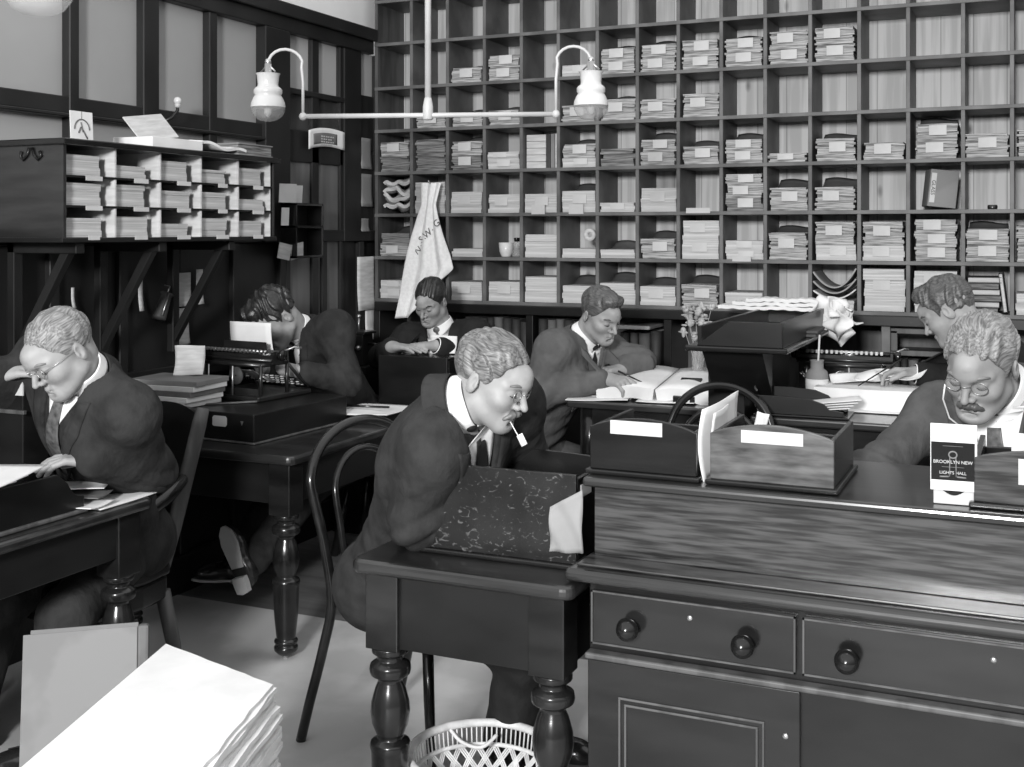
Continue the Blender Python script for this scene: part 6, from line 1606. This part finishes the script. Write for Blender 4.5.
# ---- E: clerk writing in the big ledger
pE = Person('young clerk with dark brushed hair writing in the large open ledger', (-2.1, 4.84, 0),
    pelvis=(-2.14, 4.84, .545), neck=tuple(at(583, 338, 5.1)), head=tuple(at(601, 314, 5.03)), face=(-28, 24, -6), hs=.95, heading=-14, sw=.175, drop=.05,
    elR=(-1.95, 4.58, .845), wrR=tuple(at(606, 379, 4.95)), elL=tuple(at(640, 362, 5.2)), wrL=tuple(at(622, 369, 5.12)),
    knR=(-1.72, 4.72, .46), anR=(-1.72, 4.72, .085), knL=(-1.72, 4.98, .46), anL=(-1.75, 4.98, .085),
    hands={'R': dict(d=(.93, -.25, -.1), n=(.15, .35, -1), curl=(.45, .55, .65, .75), box=((-.05, -.12, -.09), (.20, .12, .08))), 'L': dict(d=(-.55, -.72, -.05), n=(0, 0, -1), curl=(.25, .25, .28, .3), box=((-.15, -.18, -.08), (.08, .08, .07)))},
    suit='suit_grey', hair_m='hair_brown', hair=dict(vol=.012, line=.074, quiff=.004, rough=.0014, comb=(1.0, .2), back=.003), v=(.30, .060), skirt=.10, vest='suit_grey')
pE.build()
pn = Vector(at(618, 371, 4.93)); tip = Vector(at(646, 384, 4.93))
o = MB().tube([pn, tip], [.0045, .002], n=8).build('pen', M['ink'], None); tag(o, 'dip pen in the hand of the clerk at the ledger', 'pen')
# ---- D: young clerk under the towel
pD = Person('young clerk with dark side-parted hair below the hanging towel', (-2.70, 5.30, 0),
    pelvis=(-2.70, 5.33, .55), neck=tuple(at(441, 328, 5.86)), head=tuple(at(431, 301, 5.80)), face=(-94, 27, 4), heading=-78, sw=.17, drop=.05,
    elR=(-2.95, 5.02, .93), wrR=tuple(at(392, 347, 5.48)), elL=(-2.40, 5.05, .92), wrL=tuple(at(437, 346, 5.45)),
    knR=(-2.62, 4.93, .46), anR=(-2.60, 4.98, .085), knL=(-2.42, 4.95, .46), anL=(-2.42, 5.0, .085),
    hands={'L': dict(d=(-.95, -.1, .0), n=(0, 0, -1), curl=(.12, .12, .12, .15), box=((-.20, -.12, -.08), (.05, .10, .07))), 'R': dict(d=(.95, -.1, .0), n=(0, 0, -1), curl=(.12, .12, .12, .15), box=((-.05, -.14, -.08), (.18, .08, .07)))},
    suit='suit_black', hair_m='hair_dark', hair=dict(vol=.013, line=.066, part=-.030, rough=.0013, comb=(.2, 1.0)), v=(.26, .060), shirt_v=.15, tie_m='tie2', hs=.92)
pD.build(); pD.cuff('L', (0, 0, 1))
# ---- B: the typist
pB = Person('typist in dark suit bent low over the typewriter with face down', (-2.75, 4.55, 0),
    pelvis=(-2.93, 4.88, .54), neck=tuple(at(300, 330, 5.28)), head=tuple(at(275, 317, 5.17)), face=(-116, 46, 0), hs=1.05, heading=-103, sw=.185, drop=.02,
    shL=(.02, 0, .03), elR=(-3.22, 4.46, .90), wrR=(-3.10, 4.25, .95), elL=(-2.74, 4.36, .90), wrL=(-2.86, 4.18, .955),
    knR=(-3.08, 4.40, .48), anR=(-3.16, 4.12, .10), knL=(-2.88, 4.33, .46), anL=tuple(at(247, 568, 4.72)), toeL=(-.30, -.12, .93), soleL=(.0, -.96, -.15), toeR=(-.3, -.9, .2),
    suit='suit_dark', hair_m='hair_dark', hair=dict(vol=.020, line=.068, rough=.004, wave=.004, comb=(1.3, .6), quiff=.010), v=(.28, .060), skirt=.08)
pB.build()
# ---- F: clerk in profile at the rack
pF = Person('clerk in profile with brushed-up hair writing behind the moustached man', (.05, 4.9, 0),
    pelvis=(.10, 4.90, .56), neck=tuple(at(979, 334, 4.53)), head=tuple(at(949, 311, 4.45)), face=(168, 30, 0), heading=172, sw=.175,
    elR=(-.12, 4.88, .97), wrR=tuple(at(917, 374, 4.55)), elL=(.02, 4.62, .90), wrL=(-.22, 4.66, .90),
    knR=(-.30, 4.98, .46), anR=(-.28, 4.98, .085), knL=(-.30, 4.78, .46), anL=(-.28, 4.78, .085),
    hands={'R': dict(d=(-.96, -.2, -.05), n=(-.1, -.55, -.75), curl=(.50, .6, .7, .8), thumb=.8, box=((-.20, -.12, -.09), (.05, .10, .09)))},
    suit='suit_black', hair_m='hair_brown', hair=dict(vol=.020, line=.074, quiff=.014, rough=.003, wave=.003, comb=(1.1, .4)), v=(.28, .06))
pF.build(); pF.cuff('R', (0, 0, 1))
pn, tip = Vector(at(884, 370, 4.48)), Vector(at(858, 386, 4.50))
o = MB().tube([pn + (pn - tip) * .7, tip], [.004, .002], n=8).build('pen', M['ink'], None); tag(o, 'dip pen in the hand of the clerk in profile', 'pen')
# ---- G: moustached man behind the gallery
def g_extra(s):
    sb = Vector(s.base)
    MB().tube([Vector(s.hl(.052, .095, -.01)) - sb, Vector(s.hl(.065, .085, -.06)) - sb, Vector(s.hl(.058, .075, -.12)) - sb, Vector(s.cl(.02, .135, -.09)) - sb], .0022, n=6).build('spectacles_cord', M['shirt'], s.body)
pG = Person('moustached man with wavy hair and pince-nez facing us beyond the standing card', (.05, 3.5, 0),
    pelvis=(.08, 3.62, .55), neck=tuple(at(1003, 390, 3.08)), head=tuple(at(981, 365, 2.97)), face=(-110, 25, 6), heading=-108, sw=.185, drop=.045, shR=(0, 0, -.03), hs=1.04, fat=1.1,
    elR=(-.41, 3.20, .90), wrR=(-.20, 3.14, .84), elL=(.22, 3.20, .86), wrL=(.02, 3.13, .84),
    knR=(-.15, 3.30, .46), anR=(-.15, 3.35, .085), knL=(.15, 3.25, .46), anL=(.15, 3.30, .085),
    suit='suit_mid', skin='skin2', hair_m='hair_grey', brow_m='hair_grey', hair=dict(vol=.014, side=.008, line=.062, recede=.014, part=-.024, rough=.0026, wave=.002, comb=(.3, .6)), moustache=dict(m='hair_brown', t=.0085, droop=.010, w=.032),
    glasses=dict(temples=False, r=.0195), v=(.30, .085), shirt_v=.24, shirt_w=.072, vest='suit_mid', tie_m='tie2', collar=(.066, .055), extra=[g_extra])
pG.build()
# ================================================================= light
def area(name, loc, target, size, power, sy=None):
    l = bpy.data.lights.new(name, 'AREA'); l.energy = power; l.size = size
    if sy: l.shape = 'RECTANGLE'; l.size_y = sy
    o = bpy.data.objects.new(name, l); COL.objects.link(o); o.location = loc
    o.rotation_euler = (Vector(target) - Vector(loc)).to_track_quat('-Z', 'Y').to_euler()
    return o
area('flash_lamp', (-.3, -3.2, 2.75), (-1.2, 4.0, 1.3), .8, 600)
w_ = bpy.data.worlds.new('daylight'); scene.world = w_; w_.use_nodes = True
nt = w_.node_tree; bg = nt.nodes['Background']
tc = nt.nodes.new('ShaderNodeTexCoord'); sp = nt.nodes.new('ShaderNodeSeparateXYZ'); rp = nt.nodes.new('ShaderNodeValToRGB'); mr = nt.nodes.new('ShaderNodeMapRange')
mr.inputs['From Min'].default_value = -1; nt.links.new(tc.outputs['Generated'], sp.inputs['Vector']); nt.links.new(sp.outputs['Z'], mr.inputs['Value']); nt.links.new(mr.outputs['Result'], rp.inputs['Fac'])
e = rp.color_ramp.elements; e[0].position = .42; e[0].color = (.10, .10, .10, 1); e[1].position = .80; e[1].color = (1, 1, 1, 1)
q_ = e.new(.55); q_.color = (.30, .30, .30, 1)
nt.links.new(rp.outputs['Color'], bg.inputs['Color']); bg.inputs['Strength'].default_value = 1.2
vs = scene.view_settings; vs.view_transform = 'Standard'; vs.look = 'None'; vs.gamma = 1.0; vs.exposure = 0.0; vs.use_curve_mapping = False
